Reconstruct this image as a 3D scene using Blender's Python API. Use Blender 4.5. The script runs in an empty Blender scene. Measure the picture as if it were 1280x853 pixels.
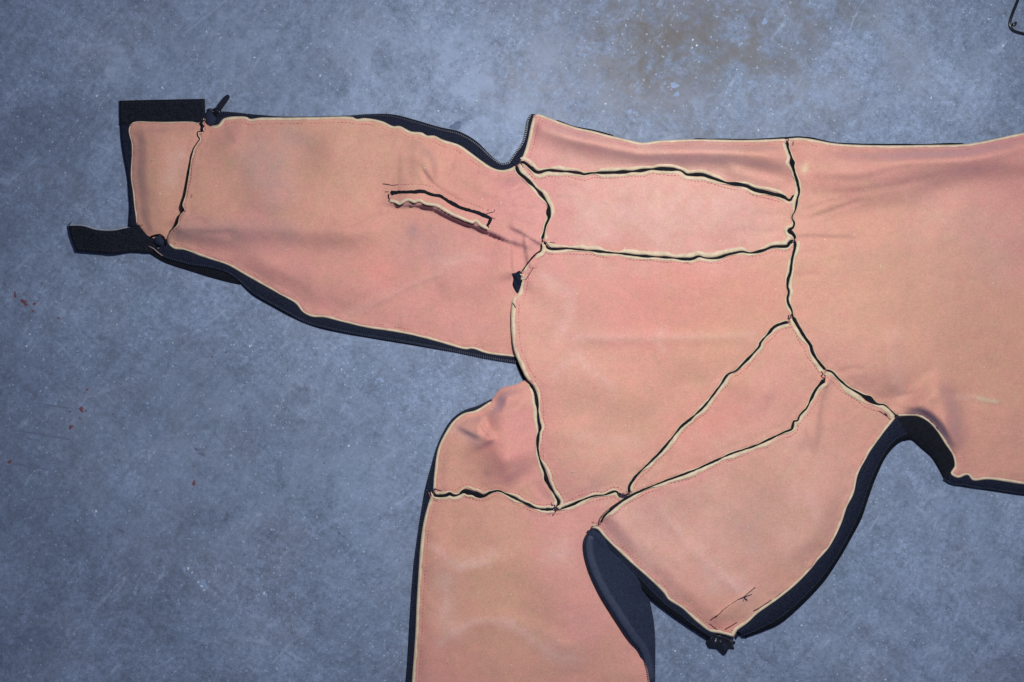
import bpy, math, random
import numpy as np
from mathutils import Vector
from mathutils.geometry import delaunay_2d_cdt

random.seed(7)
scene = bpy.context.scene
col = scene.collection

# ------------------------------------------------------------------ camera
CAM_H = 1.60                       # camera height above the floor, metres
cam_d = bpy.data.cameras.new("camera")
cam_d.sensor_width = 36.0
cam_d.lens = 36.0 * CAM_H / 1.28
cam_d.clip_start = 0.05
cam_d.clip_end = 50.0
cam = bpy.data.objects.new("camera", cam_d)
cam.location = (0, 0, CAM_H)
col.objects.link(cam)
scene.camera = cam

# ------------------------------------------------------------------ light
world = bpy.data.worlds.new("World")
scene.world = world
world.use_nodes = True
bg = world.node_tree.nodes["Background"]
bg.inputs[0].default_value = (0.44, 0.53, 1.0, 1)
bg.inputs[1].default_value = 0.19

fl = bpy.data.lights.new("flash", 'AREA')
fl.shape = 'DISK'
fl.size = 0.09
fl.spread = math.radians(155)
fl.energy = 15.6
fl.color = (1.0, 0.985, 0.96)
flash = bpy.data.objects.new("flash", fl)
flash.location = (0.27, 0.40, 1.14)
flash.rotation_euler = (Vector((0.06, -0.20, 0)) - Vector(flash.location)).to_track_quat('-Z', 'Y').to_euler()
col.objects.link(flash)

scene.view_settings.view_transform = 'Standard'
scene.view_settings.look = 'None'
scene.view_settings.exposure = 0.0
scene.view_settings.gamma = 1.0

# ------------------------------------------------------------------ helpers
def W(u, v, z):
    """plan millimetres (u right, v down) at height z (mm) -> metres, floor seen from the camera height"""
    k = (CAM_H * 1000 - z) / (CAM_H * 1000)
    return ((u - 640) * k / 1000, (426.5 - v) * k / 1000, z / 1000)

def Warr(uv, z):
    k = (CAM_H * 1000 - z) / (CAM_H * 1000)
    return np.stack([(uv[:, 0] - 640) * k / 1000, (426.5 - uv[:, 1]) * k / 1000, z / 1000], 1)

def catmull(pts, step=3.0):
    p = np.array(pts, float)
    if len(p) < 3:
        d = np.linalg.norm(p[-1] - p[0]); n = max(2, int(d / step) + 1)
        t = np.linspace(0, 1, n)[:, None]
        return p[0] * (1 - t) + p[-1] * t
    P = np.vstack([2 * p[0] - p[1], p, 2 * p[-1] - p[-2]])
    out = []
    for i in range(1, len(P) - 2):
        p0, p1, p2, p3 = P[i - 1], P[i], P[i + 1], P[i + 2]
        t0 = 0.0
        t1 = t0 + max(np.linalg.norm(p1 - p0), 1e-3) ** .5
        t2 = t1 + max(np.linalg.norm(p2 - p1), 1e-3) ** .5
        t3 = t2 + max(np.linalg.norm(p3 - p2), 1e-3) ** .5
        n = max(2, int(np.linalg.norm(p2 - p1) / 1.0) + 1)
        t = np.linspace(t1, t2, n, endpoint=False)[:, None]
        a1 = (t1 - t) / (t1 - t0) * p0 + (t - t0) / (t1 - t0) * p1
        a2 = (t2 - t) / (t2 - t1) * p1 + (t - t1) / (t2 - t1) * p2
        a3 = (t3 - t) / (t3 - t2) * p2 + (t - t2) / (t3 - t2) * p3
        b1 = (t2 - t) / (t2 - t0) * a1 + (t - t0) / (t2 - t0) * a2
        b2 = (t3 - t) / (t3 - t1) * a2 + (t - t1) / (t3 - t1) * a3
        out.append((t2 - t) / (t2 - t1) * b1 + (t - t1) / (t2 - t1) * b2)
    out.append(p[-1:])
    c = np.vstack(out)
    return resample(c, step)

def resample(c, step):
    d = np.r_[0, np.cumsum(np.linalg.norm(np.diff(c, axis=0), axis=1))]
    n = max(2, int(round(d[-1] / step)) + 1)
    s = np.linspace(0, d[-1], n)
    return np.stack([np.interp(s, d, c[:, 0]), np.interp(s, d, c[:, 1])], 1)

def arclen(c):
    return np.r_[0, np.cumsum(np.linalg.norm(np.diff(c, axis=0), axis=1))]

def normals(c):
    """unit normal on the left hand of travel as seen in the picture"""
    t = np.gradient(c, axis=0)
    t /= np.maximum(np.linalg.norm(t, axis=1, keepdims=True), 1e-9)
    for _ in range(2):
        q = t.copy(); q[1:-1] = (t[:-2] + t[1:-1] * 2 + t[2:]) / 4; t = q
    t /= np.maximum(np.linalg.norm(t, axis=1, keepdims=True), 1e-9)
    return np.stack([t[:, 1], -t[:, 0]], 1)

def seg_dist(P, c, signed=False, closed=False):
    """distance of points P to polyline c; also signed side and position along"""
    a = c if not closed else np.vstack([c, c[:1]])
    A, B = a[:-1], a[1:]
    best = np.full(len(P), 1e18); side = np.zeros(len(P)); along = np.zeros(len(P))
    L = arclen(a)
    for i in range(len(A)):
        e = B[i] - A[i]; l2 = max(e @ e, 1e-9)
        w = P - A[i]
        t = np.clip((w @ e) / l2, 0, 1)
        q = w - t[:, None] * e
        d = (q * q).sum(1)
        m = d < best
        best[m] = d[m]
        if signed:
            side[m] = np.sign(e[0] * w[m, 1] - e[1] * w[m, 0])
            along[m] = L[i] + t[m] * math.sqrt(l2)
    if signed:
        return np.sqrt(best), side, along / L[-1]
    return np.sqrt(best)

_rng = np.random.RandomState(3)
_lat = _rng.rand(256, 256)
def vnoise(u, v, s, k=0):
    """smooth value noise, about 0 +-0.5, s = cell in mm"""
    x = np.asarray(u, float) / s + 37.3 * k; y = np.asarray(v, float) / s + 11.7 * k
    xi = np.floor(x).astype(int); yi = np.floor(y).astype(int)
    fx = x - xi; fy = y - yi
    fx = fx * fx * (3 - 2 * fx); fy = fy * fy * (3 - 2 * fy)
    g = lambda i, j: _lat[i % 256, j % 256]
    return (g(xi, yi) * (1 - fx) * (1 - fy) + g(xi + 1, yi) * fx * (1 - fy)
            + g(xi, yi + 1) * (1 - fx) * fy + g(xi + 1, yi + 1) * fx * fy) - .5

def sstep(x):
    x = np.clip(x, 0, 1)
    return x * x * (3 - 2 * x)

def mesh_obj(name, verts, faces, mat, parent=None, mats=None, fmat=None, colors=None, smooth=True):
    me = bpy.data.meshes.new(name)
    me.from_pydata([tuple(map(float, p)) for p in verts], [], faces)
    for m in (mats or [mat]):
        me.materials.append(m)
    if fmat is not None:
        me.polygons.foreach_set("material_index", fmat)
    if colors is not None:
        at = me.color_attributes.new("dye", 'FLOAT_COLOR', 'POINT')
        c4 = np.ones((len(verts), 4), np.float32); c4[:, :3] = colors
        at.data.foreach_set("color", c4.ravel())
    if smooth:
        me.polygons.foreach_set("use_smooth", [True] * len(me.polygons))
    me.validate(); me.update()
    o = bpy.data.objects.new(name, me)
    col.objects.link(o)
    if parent:
        o.parent = parent
    return o

# ------------------------------------------------------------------ materials
class NT:
    def __init__(s, name):
        s.m = bpy.data.materials.new(name); s.m.use_nodes = True
        s.t = s.m.node_tree; s.n = s.t.nodes; s.l = s.t.links
        s.b = s.n["Principled BSDF"]
        s.tc = s.n.new("ShaderNodeTexCoord")
    def node(s, typ, **kw):
        n = s.n.new(typ)
        for k, v in kw.items():
            setattr(n, k, v)
        return n
    def put(s, n, **kw):
        for k, v in kw.items():
            n.inputs[k.replace('_', ' ')].default_value = v
        return n
    def noise(s, scale, detail=3, rough=.55, dist=0.0, vec=None):
        n = s.node("ShaderNodeTexNoise")
        s.put(n, Scale=scale, Detail=detail, Roughness=rough, Distortion=dist)
        s.l.new(vec or s.tc.outputs["Object"], n.inputs["Vector"])
        return n.outputs["Fac"]
    def ramp(s, fac, stops):
        r = s.node("ShaderNodeValToRGB")
        e = r.color_ramp.elements
        while len(e) < len(stops):
            e.new(0.5)
        for i, (p, c) in enumerate(stops):
            e[i].position = p
            e[i].color = (*c, 1) if isinstance(c, tuple) else (c, c, c, 1)
        s.l.new(fac, r.inputs["Fac"])
        return r.outputs["Color"]
    def mix(s, fac, a, b, mode='MIX'):
        m = s.node("ShaderNodeMix", data_type='RGBA', blend_type=mode)
        for sock, val in ((m.inputs[0], fac), (m.inputs[6], a), (m.inputs[7], b)):
            if isinstance(val, bpy.types.NodeSocket):
                s.l.new(val, sock)
            elif isinstance(val, tuple):
                sock.default_value = (*val, 1)
            else:
                sock.default_value = val
        return m.outputs[2]
    def math(s, op, a, b=0.0):
        m = s.node("ShaderNodeMath", operation=op)
        for sock, val in ((m.inputs[0], a), (m.inputs[1], b)):
            if isinstance(val, bpy.types.NodeSocket):
                s.l.new(val, sock)
            else:
                sock.default_value = val
        return m.outputs[0]
    def bump(s, h, dist, strength=1.0, prev=None):
        b = s.node("ShaderNodeBump")
        b.inputs["Strength"].default_value = strength
        b.inputs["Distance"].default_value = dist
        s.l.new(h, b.inputs["Height"])
        if prev is not None:
            s.l.new(prev, b.inputs["Normal"])
        return b.outputs["Normal"]

def mat_concrete():
    k = NT("concrete")
    big = k.noise(4.5, 6, .62, .5)
    c = k.ramp(big, [(.28, (.094, .122, .186)), (.45, (.120, .153, .230)), (.58, (.145, .184, .274)), (.75, (.186, .231, .332))])
    warm = k.noise(9, 5, .65, .4)
    c = k.mix(k.ramp(warm, [(.48, 0.0), (.75, .45)]), c, (.135, .148, .195))
    teal = k.noise(13, 4, .6, .4)
    c = k.mix(k.ramp(teal, [(.52, 0.0), (.78, .45)]), c, (.115, .172, .245))
    mid = k.noise(34, 7, .72, .7)
    c = k.mix(.42, c, k.ramp(mid, [(.28, .28), (.42, .44), (.56, .54), (.74, .72)]), 'OVERLAY')
    # trowel sweeps: stretched, warped noise
    mp = k.node("ShaderNodeMapping"); mp.vector_type = 'TEXTURE'; mp.inputs["Scale"].default_value = (1 / 1.4, 1 / 3.2, 1); mp.inputs["Rotation"].default_value = (0, 0, .9)
    k.l.new(k.tc.outputs["Object"], mp.inputs["Vector"])
    sw = k.noise(10, 6, .68, 2.2, mp.outputs["Vector"])
    c = k.mix(.45, c, k.ramp(sw, [(.32, .36), (.5, .5), (.70, .64)]), 'OVERLAY')
    for rot, sc_, st, am in ((-.7, 60, .30, .40), (1.0, 48, .34, .36)):
        m2 = k.node("ShaderNodeMapping"); m2.vector_type = 'TEXTURE'; m2.inputs["Scale"].default_value = (1 / st, 1, 1); m2.inputs["Rotation"].default_value = (0, 0, rot)
        k.l.new(k.tc.outputs["Object"], m2.inputs["Vector"])
        sw2 = k.noise(sc_, 4, .75, .9, m2.outputs["Vector"])
        c = k.mix(am, c, k.ramp(sw2, [(.32, .32), (.5, .5), (.70, .70)]), 'OVERLAY')
    fine = k.noise(190, 6, .8)
    c = k.mix(.75, c, k.ramp(fine, [(.30, .24), (.5, .5), (.72, .76)]), 'OVERLAY')
    mf = k.noise(85, 5, .75, .5)
    c = k.mix(.48, c, k.ramp(mf, [(.30, .30), (.46, .47), (.56, .54), (.74, .74)]), 'OVERLAY')
    grain = k.noise(800, 2, .6)
    c = k.mix(.6, c, k.ramp(grain, [(.28, .32), (.5, .5), (.72, .68)]), 'OVERLAY')
    # hairline scratches
    gate_n = k.noise(17, 3, .6)
    def scratches(scale, rot, squash, width, amt, colr, seed):
        nonlocal c
        m = k.node("ShaderNodeMapping")
        m.vector_type = 'TEXTURE'; m.inputs["Scale"].default_value = (1 / squash, 1, 1); m.inputs["Rotation"].default_value = (0, 0, rot); m.inputs["Location"].default_value = (seed, seed * .7, 0)
        k.l.new(k.tc.outputs["Object"], m.inputs["Vector"])
        v = k.node("ShaderNodeTexVoronoi", feature='DISTANCE_TO_EDGE'); v.inputs["Scale"].default_value = scale
        k.l.new(m.outputs["Vector"], v.inputs["Vector"])
        near = k.math('LESS_THAN', v.outputs["Distance"], width)
        gate = k.ramp(gate_n, [(.54 + seed * .01, 0.0), (.62 + seed * .01, 1.0)])
        c = k.mix(k.math('MULTIPLY', k.math('MULTIPLY', near, gate), amt), c, colr)
    scratches(9, .7, .25, .012, .35, (.26, .31, .42), 1.0)
    scratches(11, -.5, .22, .010, .30, (.27, .32, .43), 3.0)
    scratches(6, .15, .2, .008, .35, (.06, .08, .12), 5.0)
    # rusty brown stain near the far side and a small fainter one
    stn = [k.noise(6, 5, .7, .8), k.noise(16, 6, .7, .8), k.noise(32, 5, .72, .8)]
    def stain_or_falloff(cx, cy, sx, sy, colr, amt, nz=9, sharp=(.42, .62)):
        nonlocal c
        m = k.node("ShaderNodeMapping")
        x, y, _ = W(cx, cy, 0)
        m.vector_type = 'TEXTURE'
        m.inputs["Location"].default_value = (x, y, 0)
        m.inputs["Scale"].default_value = (sx / 1000, sy / 1000, 1)
        k.l.new(k.tc.outputs["Object"], m.inputs["Vector"])
        g = k.node("ShaderNodeTexGradient", gradient_type='SPHERICAL')
        k.l.new(m.outputs["Vector"], g.inputs["Vector"])
        n = stn[0] if nz < 10 else (stn[1] if nz < 24 else stn[2])
        f = k.math('MULTIPLY', k.math('POWER', g.outputs["Fac"], .6), k.ramp(n, [(sharp[0], 0.0), (sharp[1], 1.0)]))
        c = k.mix(k.math('MULTIPLY', f, amt), c, colr)
    stain_or_falloff(880, 55, 300, 150, (.098, .094, .100), .95, 16)
    stain_or_falloff(815, 60, 110, 80, (.086, .070, .062), .9, 30, (.40, .6))
    stain_or_falloff(800, 120, 60, 30, (.105, .080, .066), .6, 40, (.40, .6))
    stain_or_falloff(920, 30, 90, 60, (.092, .080, .072), .65, 34, (.42, .62))
    stain_or_falloff(690, 105, 120, 60, (.16, .14, .14), .5, 26)
    stain_or_falloff(100, 560, 60, 90, (.10, .13, .15), .4, 20)
    stain_or_falloff(560, 110, 240, 100, (.22, .27, .39), .85, 22)
    stain_or_falloff(1000, 130, 260, 40, (.20, .25, .36), .5, 30)
    stain_or_falloff(420, 600, 330, 260, (.165, .205, .295), .6, 14)
    stain_or_falloff(300, 40, 200, 90, (.18, .22, .31), .7, 26)
    stain_or_falloff(240, 560, 90, 120, (.175, .215, .30), .5, 30)
    stain_or_falloff(1180, 60, 120, 90, (.17, .205, .28), .6, 18)
    stain_or_falloff(1150, 720, 240, 160, (.165, .205, .30), .6, 12)
    stain_or_falloff(40, 480, 240, 420, (.094, .124, .190), .55, 5, (.30, .7))  # left side darkened: flash falloff put into the floor colour
    stain_or_falloff(200, 60, 300, 160, (.12, .152, .225), .4, 6, (.35, .65))
    # pale scuffs
    scm = k.node("ShaderNodeMapping"); scm.vector_type = 'TEXTURE'; scm.inputs["Scale"].default_value = (1 / 40, 1 / 11, 1); scm.inputs["Rotation"].default_value = (0, 0, -.6)
    k.l.new(k.tc.outputs["Object"], scm.inputs["Vector"])
    sc = k.noise(2.2, 4, .7, 1.5, scm.outputs["Vector"])
    scf = k.math('MULTIPLY', k.ramp(sc, [(.58, 0.0), (.70, 1.0)]), k.ramp(k.noise(8, 3), [(.46, 0.0), (.62, .55)]))
    c = k.mix(scf, c, (.27, .325, .425))
    # white mineral specks, dark pits
    warp_n = k.node("ShaderNodeTexNoise"); warp_n.inputs["Scale"].default_value = 320; warp_n.inputs["Detail"].default_value = 1
    k.l.new(k.tc.outputs["Object"], warp_n.inputs["Vector"])
    def specks(scale, thr, size, colr, amt):
        nonlocal c
        vo = k.node("ShaderNodeTexVoronoi"); vo.inputs["Scale"].default_value = scale
        wv = k.node("ShaderNodeVectorMath", operation='ADD')
        nn = warp_n
        ws = k.node("ShaderNodeVectorMath", operation='SCALE'); ws.inputs["Scale"].default_value = .35 / scale
        k.l.new(nn.outputs["Color"], ws.inputs[0])
        k.l.new(k.tc.outputs["Object"], wv.inputs[0]); k.l.new(ws.outputs[0], wv.inputs[1])
        k.l.new(wv.outputs[0], vo.inputs["Vector"])
        sep = k.node("ShaderNodeSeparateColor"); k.l.new(vo.outputs["Color"], sep.inputs[0])
        on = k.math('GREATER_THAN', sep.outputs[0], thr)
        # radius varies from cell to cell
        r = k.math('MULTIPLY', sep.outputs[1], size)
        inside = k.math('LESS_THAN', vo.outputs["Distance"], r)
        c = k.mix(k.math('MULTIPLY', k.math('MULTIPLY', on, inside), amt), c, colr)
    specks(55, .90, .070, (.42, .48, .58), .8)
    specks(120, .90, .16, (.32, .38, .50), .55)
    specks(260, .80, .36, (.27, .33, .44), .6)
    specks(90, .93, .13, (.045, .055, .08), .7)
    specks(300, .88, .32, (.06, .075, .11), .6)
    c = k.mix(1.0, c, (1.04, 1.08, 1.08), 'MULTIPLY')      # cool cement tone
    k.l.new(c, k.b.inputs["Base Color"])
    k.put(k.b, Roughness=.62)
    k.b.inputs["Specular IOR Level"].default_value = .35
    h = k.bump(k.noise(160, 6, .7), .0006, .5)
    h = k.bump(k.noise(900, 3, .6), .00025, .5, h)
    k.l.new(h, k.b.inputs["Normal"])
    return k.m

def mat_lining():
    k = NT("peach_lining")
    a = k.node("ShaderNodeVertexColor", layer_name="dye")
    c = a.outputs["Color"]
    c = k.mix(.30, c, k.ramp(k.noise(26, 5, .6, .4), [(.30, (.44, .48, .44)), (.5, (.5, .5, .5)), (.72, (.57, .52, .54))]), 'OVERLAY')
    c = k.mix(.40, c, k.ramp(k.noise(520, 3, .85), [(.32, .34), (.5, .5), (.68, .66)]), 'OVERLAY')
    c = k.mix(.26, c, k.ramp(k.noise(160, 4, .8, .5), [(.34, .40), (.5, .5), (.66, .60)]), 'OVERLAY')
    c = k.mix(.55, c, k.ramp(k.noise(75, 5, .7, .3), [(.32, (.53, .475, .50)), (.5, (.5, .5, .5)), (.68, (.475, .53, .47))]), 'OVERLAY')
    c = k.mix(.50, c, k.ramp(k.noise(11, 5, .7, 1.0), [(.35, (.46, .46, .48)), (.5, (.5, .5, .5)), (.66, (.545, .54, .53))]), 'OVERLAY')
    # lint
    vo = k.node("ShaderNodeTexVoronoi"); vo.inputs["Scale"].default_value = 85
    k.l.new(k.tc.outputs["Object"], vo.inputs["Vector"])
    sep = k.node("ShaderNodeSeparateColor"); k.l.new(vo.outputs["Color"], sep.inputs[0])
    f = k.math('MULTIPLY', k.math('GREATER_THAN', sep.outputs[0], .86), k.math('LESS_THAN', vo.outputs["Distance"], .07))
    c = k.mix(k.math('MULTIPLY', f, .45), c, (.75, .70, .52))
    k.l.new(c, k.b.inputs["Base Color"])
    k.put(k.b, Roughness=.95)
    k.b.inputs["Specular IOR Level"].default_value = .12
    k.b.inputs["Sheen Weight"].default_value = .50
    k.b.inputs["Sheen Roughness"].default_value = .45
    k.b.inputs["Sheen Tint"].default_value = (.62, .60, 1.0, 1)
    h = k.bump(k.noise(560, 3, .8), .0009, .40)
    h = k.bump(k.noise(45, 4, .6), .0022, .28, h)
    k.l.new(h, k.b.inputs["Normal"])
    return k.m

def mat_plain(name, c1, c2, scale, rough=.8, bumpd=.0004, spec=.3, sheen=0.0, bscale=None):
    k = NT(name)
    k.l.new(k.ramp(k.noise(scale, 4, .65), [(.30, c1), (.70, c2)]), k.b.inputs["Base Color"])
    k.put(k.b, Roughness=rough)
    k.b.inputs["Specular IOR Level"].default_value = spec
    k.b.inputs["Sheen Weight"].default_value = sheen
    k.l.new(k.bump(k.noise(bscale or scale * 2, 3, .6), bumpd, .6), k.b.inputs["Normal"])
    return k.m

M_floor = mat_concrete()
M_lining = mat_lining()
M_cream = mat_plain("cream_foam_edge", (.40, .32, .215), (.57, .475, .345), 120, .95, .0005)
M_core = mat_plain("black_neoprene", (.0022, .003, .005), (.007, .0085, .015), 260, .85, .0006, .12)
M_zip = mat_plain("navy_zip_tape", (.003, .0042, .0095), (.014, .0185, .038), 480, .8, .0006, .08, .0, 700)
M_navy = mat_plain("navy_outer_fabric", (.007, .011, .024), (.019, .028, .060), 420, .85, .0012, .18, .03, 1100)
M_velcro = mat_plain("black_hook_tape", (.002, .0026, .005), (.014, .0165, .027), 420, .92, .0014, .10, .0, 700)
M_teeth = mat_plain("zip_teeth_plastic", (.008, .011, .022), (.026, .035, .062), 260, .28, .0001, .6)
M_metal = mat_plain("black_enamel", (.004, .005, .008), (.009, .011, .016), 100, .25, .0001, .45)
M_gloss = mat_plain('black_rubber', (.003, .004, .007), (.010, .013, .022), 140, .38, .0012, .5, .0, 220)
M_stitch = mat_plain("pink_thread", (.34, .10, .10), (.46, .17, .16), 300, .9, .0003)
M_dark_thread = mat_plain("dark_thread", (.02, .015, .03), (.06, .03, .05), 300, .85, .0003)
M_red = mat_plain("dried_red_paint", (.095, .045, .060), (.15, .055, .070), 300, .6, .0004)
M_bluep = mat_plain("pale_blue_paint", (.15, .205, .32), (.21, .28, .42), 200, .7, .0004)
M_streak = mat_plain('scuff_mark', (.085, .108, .165), (.125, .158, .235), 60, .7, .0004)
M_whitep = mat_plain("white_paint_fleck", (.36, .41, .50), (.52, .57, .66), 300, .7, .0004)
M_darkp = mat_plain("dark_residue", (.055, .078, .14), (.10, .135, .22), 120, .7, .0004)

# ------------------------------------------------------------------ the floor
fl_m = 3.0
floor = mesh_obj("floor", [(-fl_m, -fl_m, 0), (fl_m, -fl_m, 0), (fl_m, fl_m, 0), (-fl_m, fl_m, 0)], [(0, 1, 2, 3)], M_floor)
floor["kind"] = "structure"

def blob(name, u, v, rx, ry, mat, parent, rot=0.0, h=.35, n=14, seed=0, rough=.35):
    r = random.Random(seed + int(u * 13 + v * 7))
    vs = [W(u, v, h)]; rim = []
    ph = [r.uniform(0, 6.28) for _ in range(4)]
    for ring, zz in ((.75, h), (1.0, .05)):
        for i in range(n):
            a = 2 * math.pi * i / n
            q = 1 + rough * (.5 * math.sin(2 * a + ph[0]) + .4 * math.sin(3 * a + ph[1]) + .3 * math.sin(5 * a + ph[2]))
            x = rx * ring * q * math.cos(a); y = ry * ring * q * math.sin(a)
            vs.append(W(u + x * math.cos(rot) - y * math.sin(rot), v + x * math.sin(rot) + y * math.cos(rot), zz))
    fs = [(0, 1 + (i + 1) % n, 1 + i) for i in range(n)]
    fs += [(1 + i, 1 + (i + 1) % n, 1 + n + (i + 1) % n, 1 + n + i) for i in range(n)]
    return mesh_obj(name, vs, fs, mat, parent)

# ------------------------------------------------------------------ traced lines of the suit, in plan mm
L = {}
L['S1'] = [(650,203),(655,203.3),(662.5,209),(672,215.6),(684.4,213.3),(701.6,214.2),(722,216),(730.5,218),(737.5,216.9),(756,216),(772,215.6),(799,213.8),(820.6,211.3),(848.8,212.8),(853.4,214.8),(858,218.3),(877,218.8),(887.8,221.9),(908,228.6),(933,232.8),(944,237.5),(961,241),(980.6,247),(986.9,250.6),(992.3,245.5),(997,245)]
L['S2'] = [(679.7,301.7),(682,307),(686,311),(709.4,311),(732.8,313),(756.3,315.5),(779.7,317.7),(800,320),(830,321.8),(863.4,324.0),(873.6,320.8),(882,322.8),(896,322.8),(908.8,318.9),(927.5,315),(936.9,316.3),(952.5,313.8),(966.6,308.8),(984.5,307.5),(986.9,304),(992,300)]
L['S3'] = [(645,207),(648.4,216),(657.8,224.7),(667,233.3),(676.6,244),(682.8,252),(685.6,258.8),(685,267.3),(686,272),(682,282),(679.7,291.6),(677.3,300)]
L['S4'] = [(677,304),(675.8,313.4),(671,316.6),(661,327.5),(652.3,340)]
L['Cleft'] = [(652.3,340),(650,356),(647,368),(641.5,373.4),(639.4,392),(640,418.8),(642.5,437.5),(648.8,453),(656.6,470.3),(663,479)]
L['S5'] = [(663,479),(667,486),(670,497.5),(672,514.7),(673,527),(674.7,535),(672,547.5),(672,561),(674.6,574),(681.4,590.5),(683.8,600.6),(693,617.8),(698.6,628),(694.7,636.6)]
L['S6'] = [(541.4,614),(543.8,619.4),(557.8,619.4),(561.7,617.3),(567,620),(573.4,618.6),(579.7,614.5),(592,616.5),(604,620),(612.5,615.8),(623.4,614),(632.8,617.8),(643.8,623.3),(659.4,631),(673.4,636.6),(694.7,637)]
L['S7'] = [(694.7,637),(702.5,635.8),(715,631),(729,624.8),(741.6,620.6),(755.6,619),(769.7,614.4),(773,617),(777.5,619.4)]
L['S8'] = [(987,402.8),(976,405),(968,409),(960,417.7),(950.5,428.6),(949.5,432.5),(943,440.3),(932,452),(919.7,463.8),(910,468.4),(901,481),(885,502),(877.5,511),(862.7,524.4),(851,534),(831.6,558.3),(816.6,574),(799.4,590.5),(790,602),(786,610),(786.6,617)]
L['S9'] = [(1031.6,474.7),(1022,484),(1014.4,498),(1008,510.6),(999.5,520),(997,526),(992.5,527),(990,536.4),(980,540.5),(969.4,545.7),(944.8,557),(917,566.4),(884,580.8),(861,591),(838,599),(810,610),(785,621.7),(774.4,628.8),(763.4,638),(755.6,645),(751,654)]
L['S10a'] = [(983.4,176),(985,186),(989,196.9),(990,204.7),(992.8,215.6),(997.5,229.7),(998.8,241),(997,247.8),(994,263.4),(990,272),(992.8,279),(991.6,284.5),(987,288),(991.6,292.3),(994,297),(993,300)]
L['S10b'] = [(993,300),(994,307),(990.8,321),(987.7,341.6),(985.3,349.4),(984.5,358.8),(986,365),(984.5,372.8),(985.3,379),(990,388.8),(990.8,396)]
L['S10c'] = [(990.8,396),(996,404.4),(1004,418.4),(1013.4,432.5),(1016.6,441.9),(1026,456),(1032,463)]
L['S11'] = [(1032,463),(1039.4,465.3),(1048.8,474.7),(1061,484.8),(1073.8,491.9),(1086,499.7),(1097,505.6),(1105,506.4),(1114.4,513.8),(1121,521)]
L['S12'] = [(253.4,147.5),(252,157),(252.7,164),(246.8,165.5),(247.5,171),(249.5,173.3),(242.5,185),(238.6,199),(234.7,224),(231.6,242.8),(227.7,258),(230.3,262.8),(225.3,268.3),(221.4,280),(214,288)]
L['SleeveTop'] = [(262,158),(272.5,156.5),(280.3,148.3),(308.4,146.7),(312,149),(325.6,147.5),(360,147.5),(394,147),(440,146.7),(446,149),(455.6,148),(477.5,152),(491.6,158.4),(499.4,158),(513.4,164.7),(527.5,166.3),(533.8,169.8),(543,170),(552.5,174.8),(574.4,181.9),(586.9,190.5),(602.5,202),(616,210.5),(627.5,213.2),(638,211),(645,207)]
L['SleeveBot'] = [(209.7,305),(217.5,311),(230,312.5),(250,320),(270,326.5),(283.4,331),(311.6,346.9),(347.5,367),(369.4,379.7),(378.8,390.6),(389.7,396),(405.3,397),(427,402.3),(460,410),(483.4,413.4),(514.7,419),(547.5,427.5),(581.9,436.9),(589.7,436),(610,442.3),(642.8,446.3),(656,448)]
L['CuffTop'] = [(162.8,156),(167.5,153),(205,153),(239.4,152.5),(248.8,154),(253.4,147.5)]
L['CuffLeft'] = [(171,281),(168.3,261),(166,239.4),(165,233),(163.6,216),(165,194.4),(164.4,178.8),(161,163),(162.8,156)]
L['CuffBot'] = [(214,288),(211.5,296),(200,302),(186,299),(178,290),(171,281)]
L['Aleft'] = [(650,203),(657.8,182.5),(662.5,162),(667,144.5)]
L['Atop'] = [(667,144.5),(672,143.4),(693.8,151),(720,160),(740.6,164.5),(765.6,171),(785,175.5),(803,179),(823.8,176.6),(867.5,175),(936,175.8),(983.4,174)]
L['Ftop'] = [(983.4,174),(999,173),(1014.7,174.7),(1041,179.7),(1069,181.7),(1113,182.5),(1160,182),(1209,180.6),(1244,174.3),(1280,166.4),(1350,155),(1450,150),(1560,150)]
L['Flow'] = [(1121,521),(1134.7,520),(1147,520.5),(1159.7,527),(1170.6,538),(1181.6,555),(1191.5,570.5),(1193,583.8),(1188.5,592),(1197,597.5),(1209.7,594),(1216,600.5),(1236,599.5),(1280,605.6),(1350,612),(1450,618),(1560,622)]
L['Eright'] = [(1121,521),(1114.4,530),(1101.9,545.6),(1086,569),(1073.8,592.5),(1067.5,618),(1059.7,633),(1051.9,657),(1038,684),(1022,701.5),(1014.4,712),(995.6,731.5),(973.8,749),(947,768),(934.7,780),(920,790),(917.5,797)]
L['Eleft'] = [(738.5,660),(746.6,662),(756,672.5),(787,702.3),(813.8,726),(829.4,741.5),(835.6,750),(852.8,761),(870,777),(887,789.5),(900,792),(912,795),(917.5,797)]
L['Gtop'] = [(658,474.5),(642,481.5),(629.4,484),(621.6,490),(613.8,501.5)]
L['Gleft'] = [(613.8,501.5),(595,513),(579.4,517.3),(567,526.5),(557.5,540.5),(548,560),(543.2,590),(541.4,614)]
L['Hleft'] = [(541.4,614),(534.4,633.4),(528,661.6),(525,690),(521,751.6),(519,797),(516.2,835),(514.5,860),(511,920),(508,1000)]

def CV(n, step=3.0):
    return catmull(L[n], step)

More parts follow.
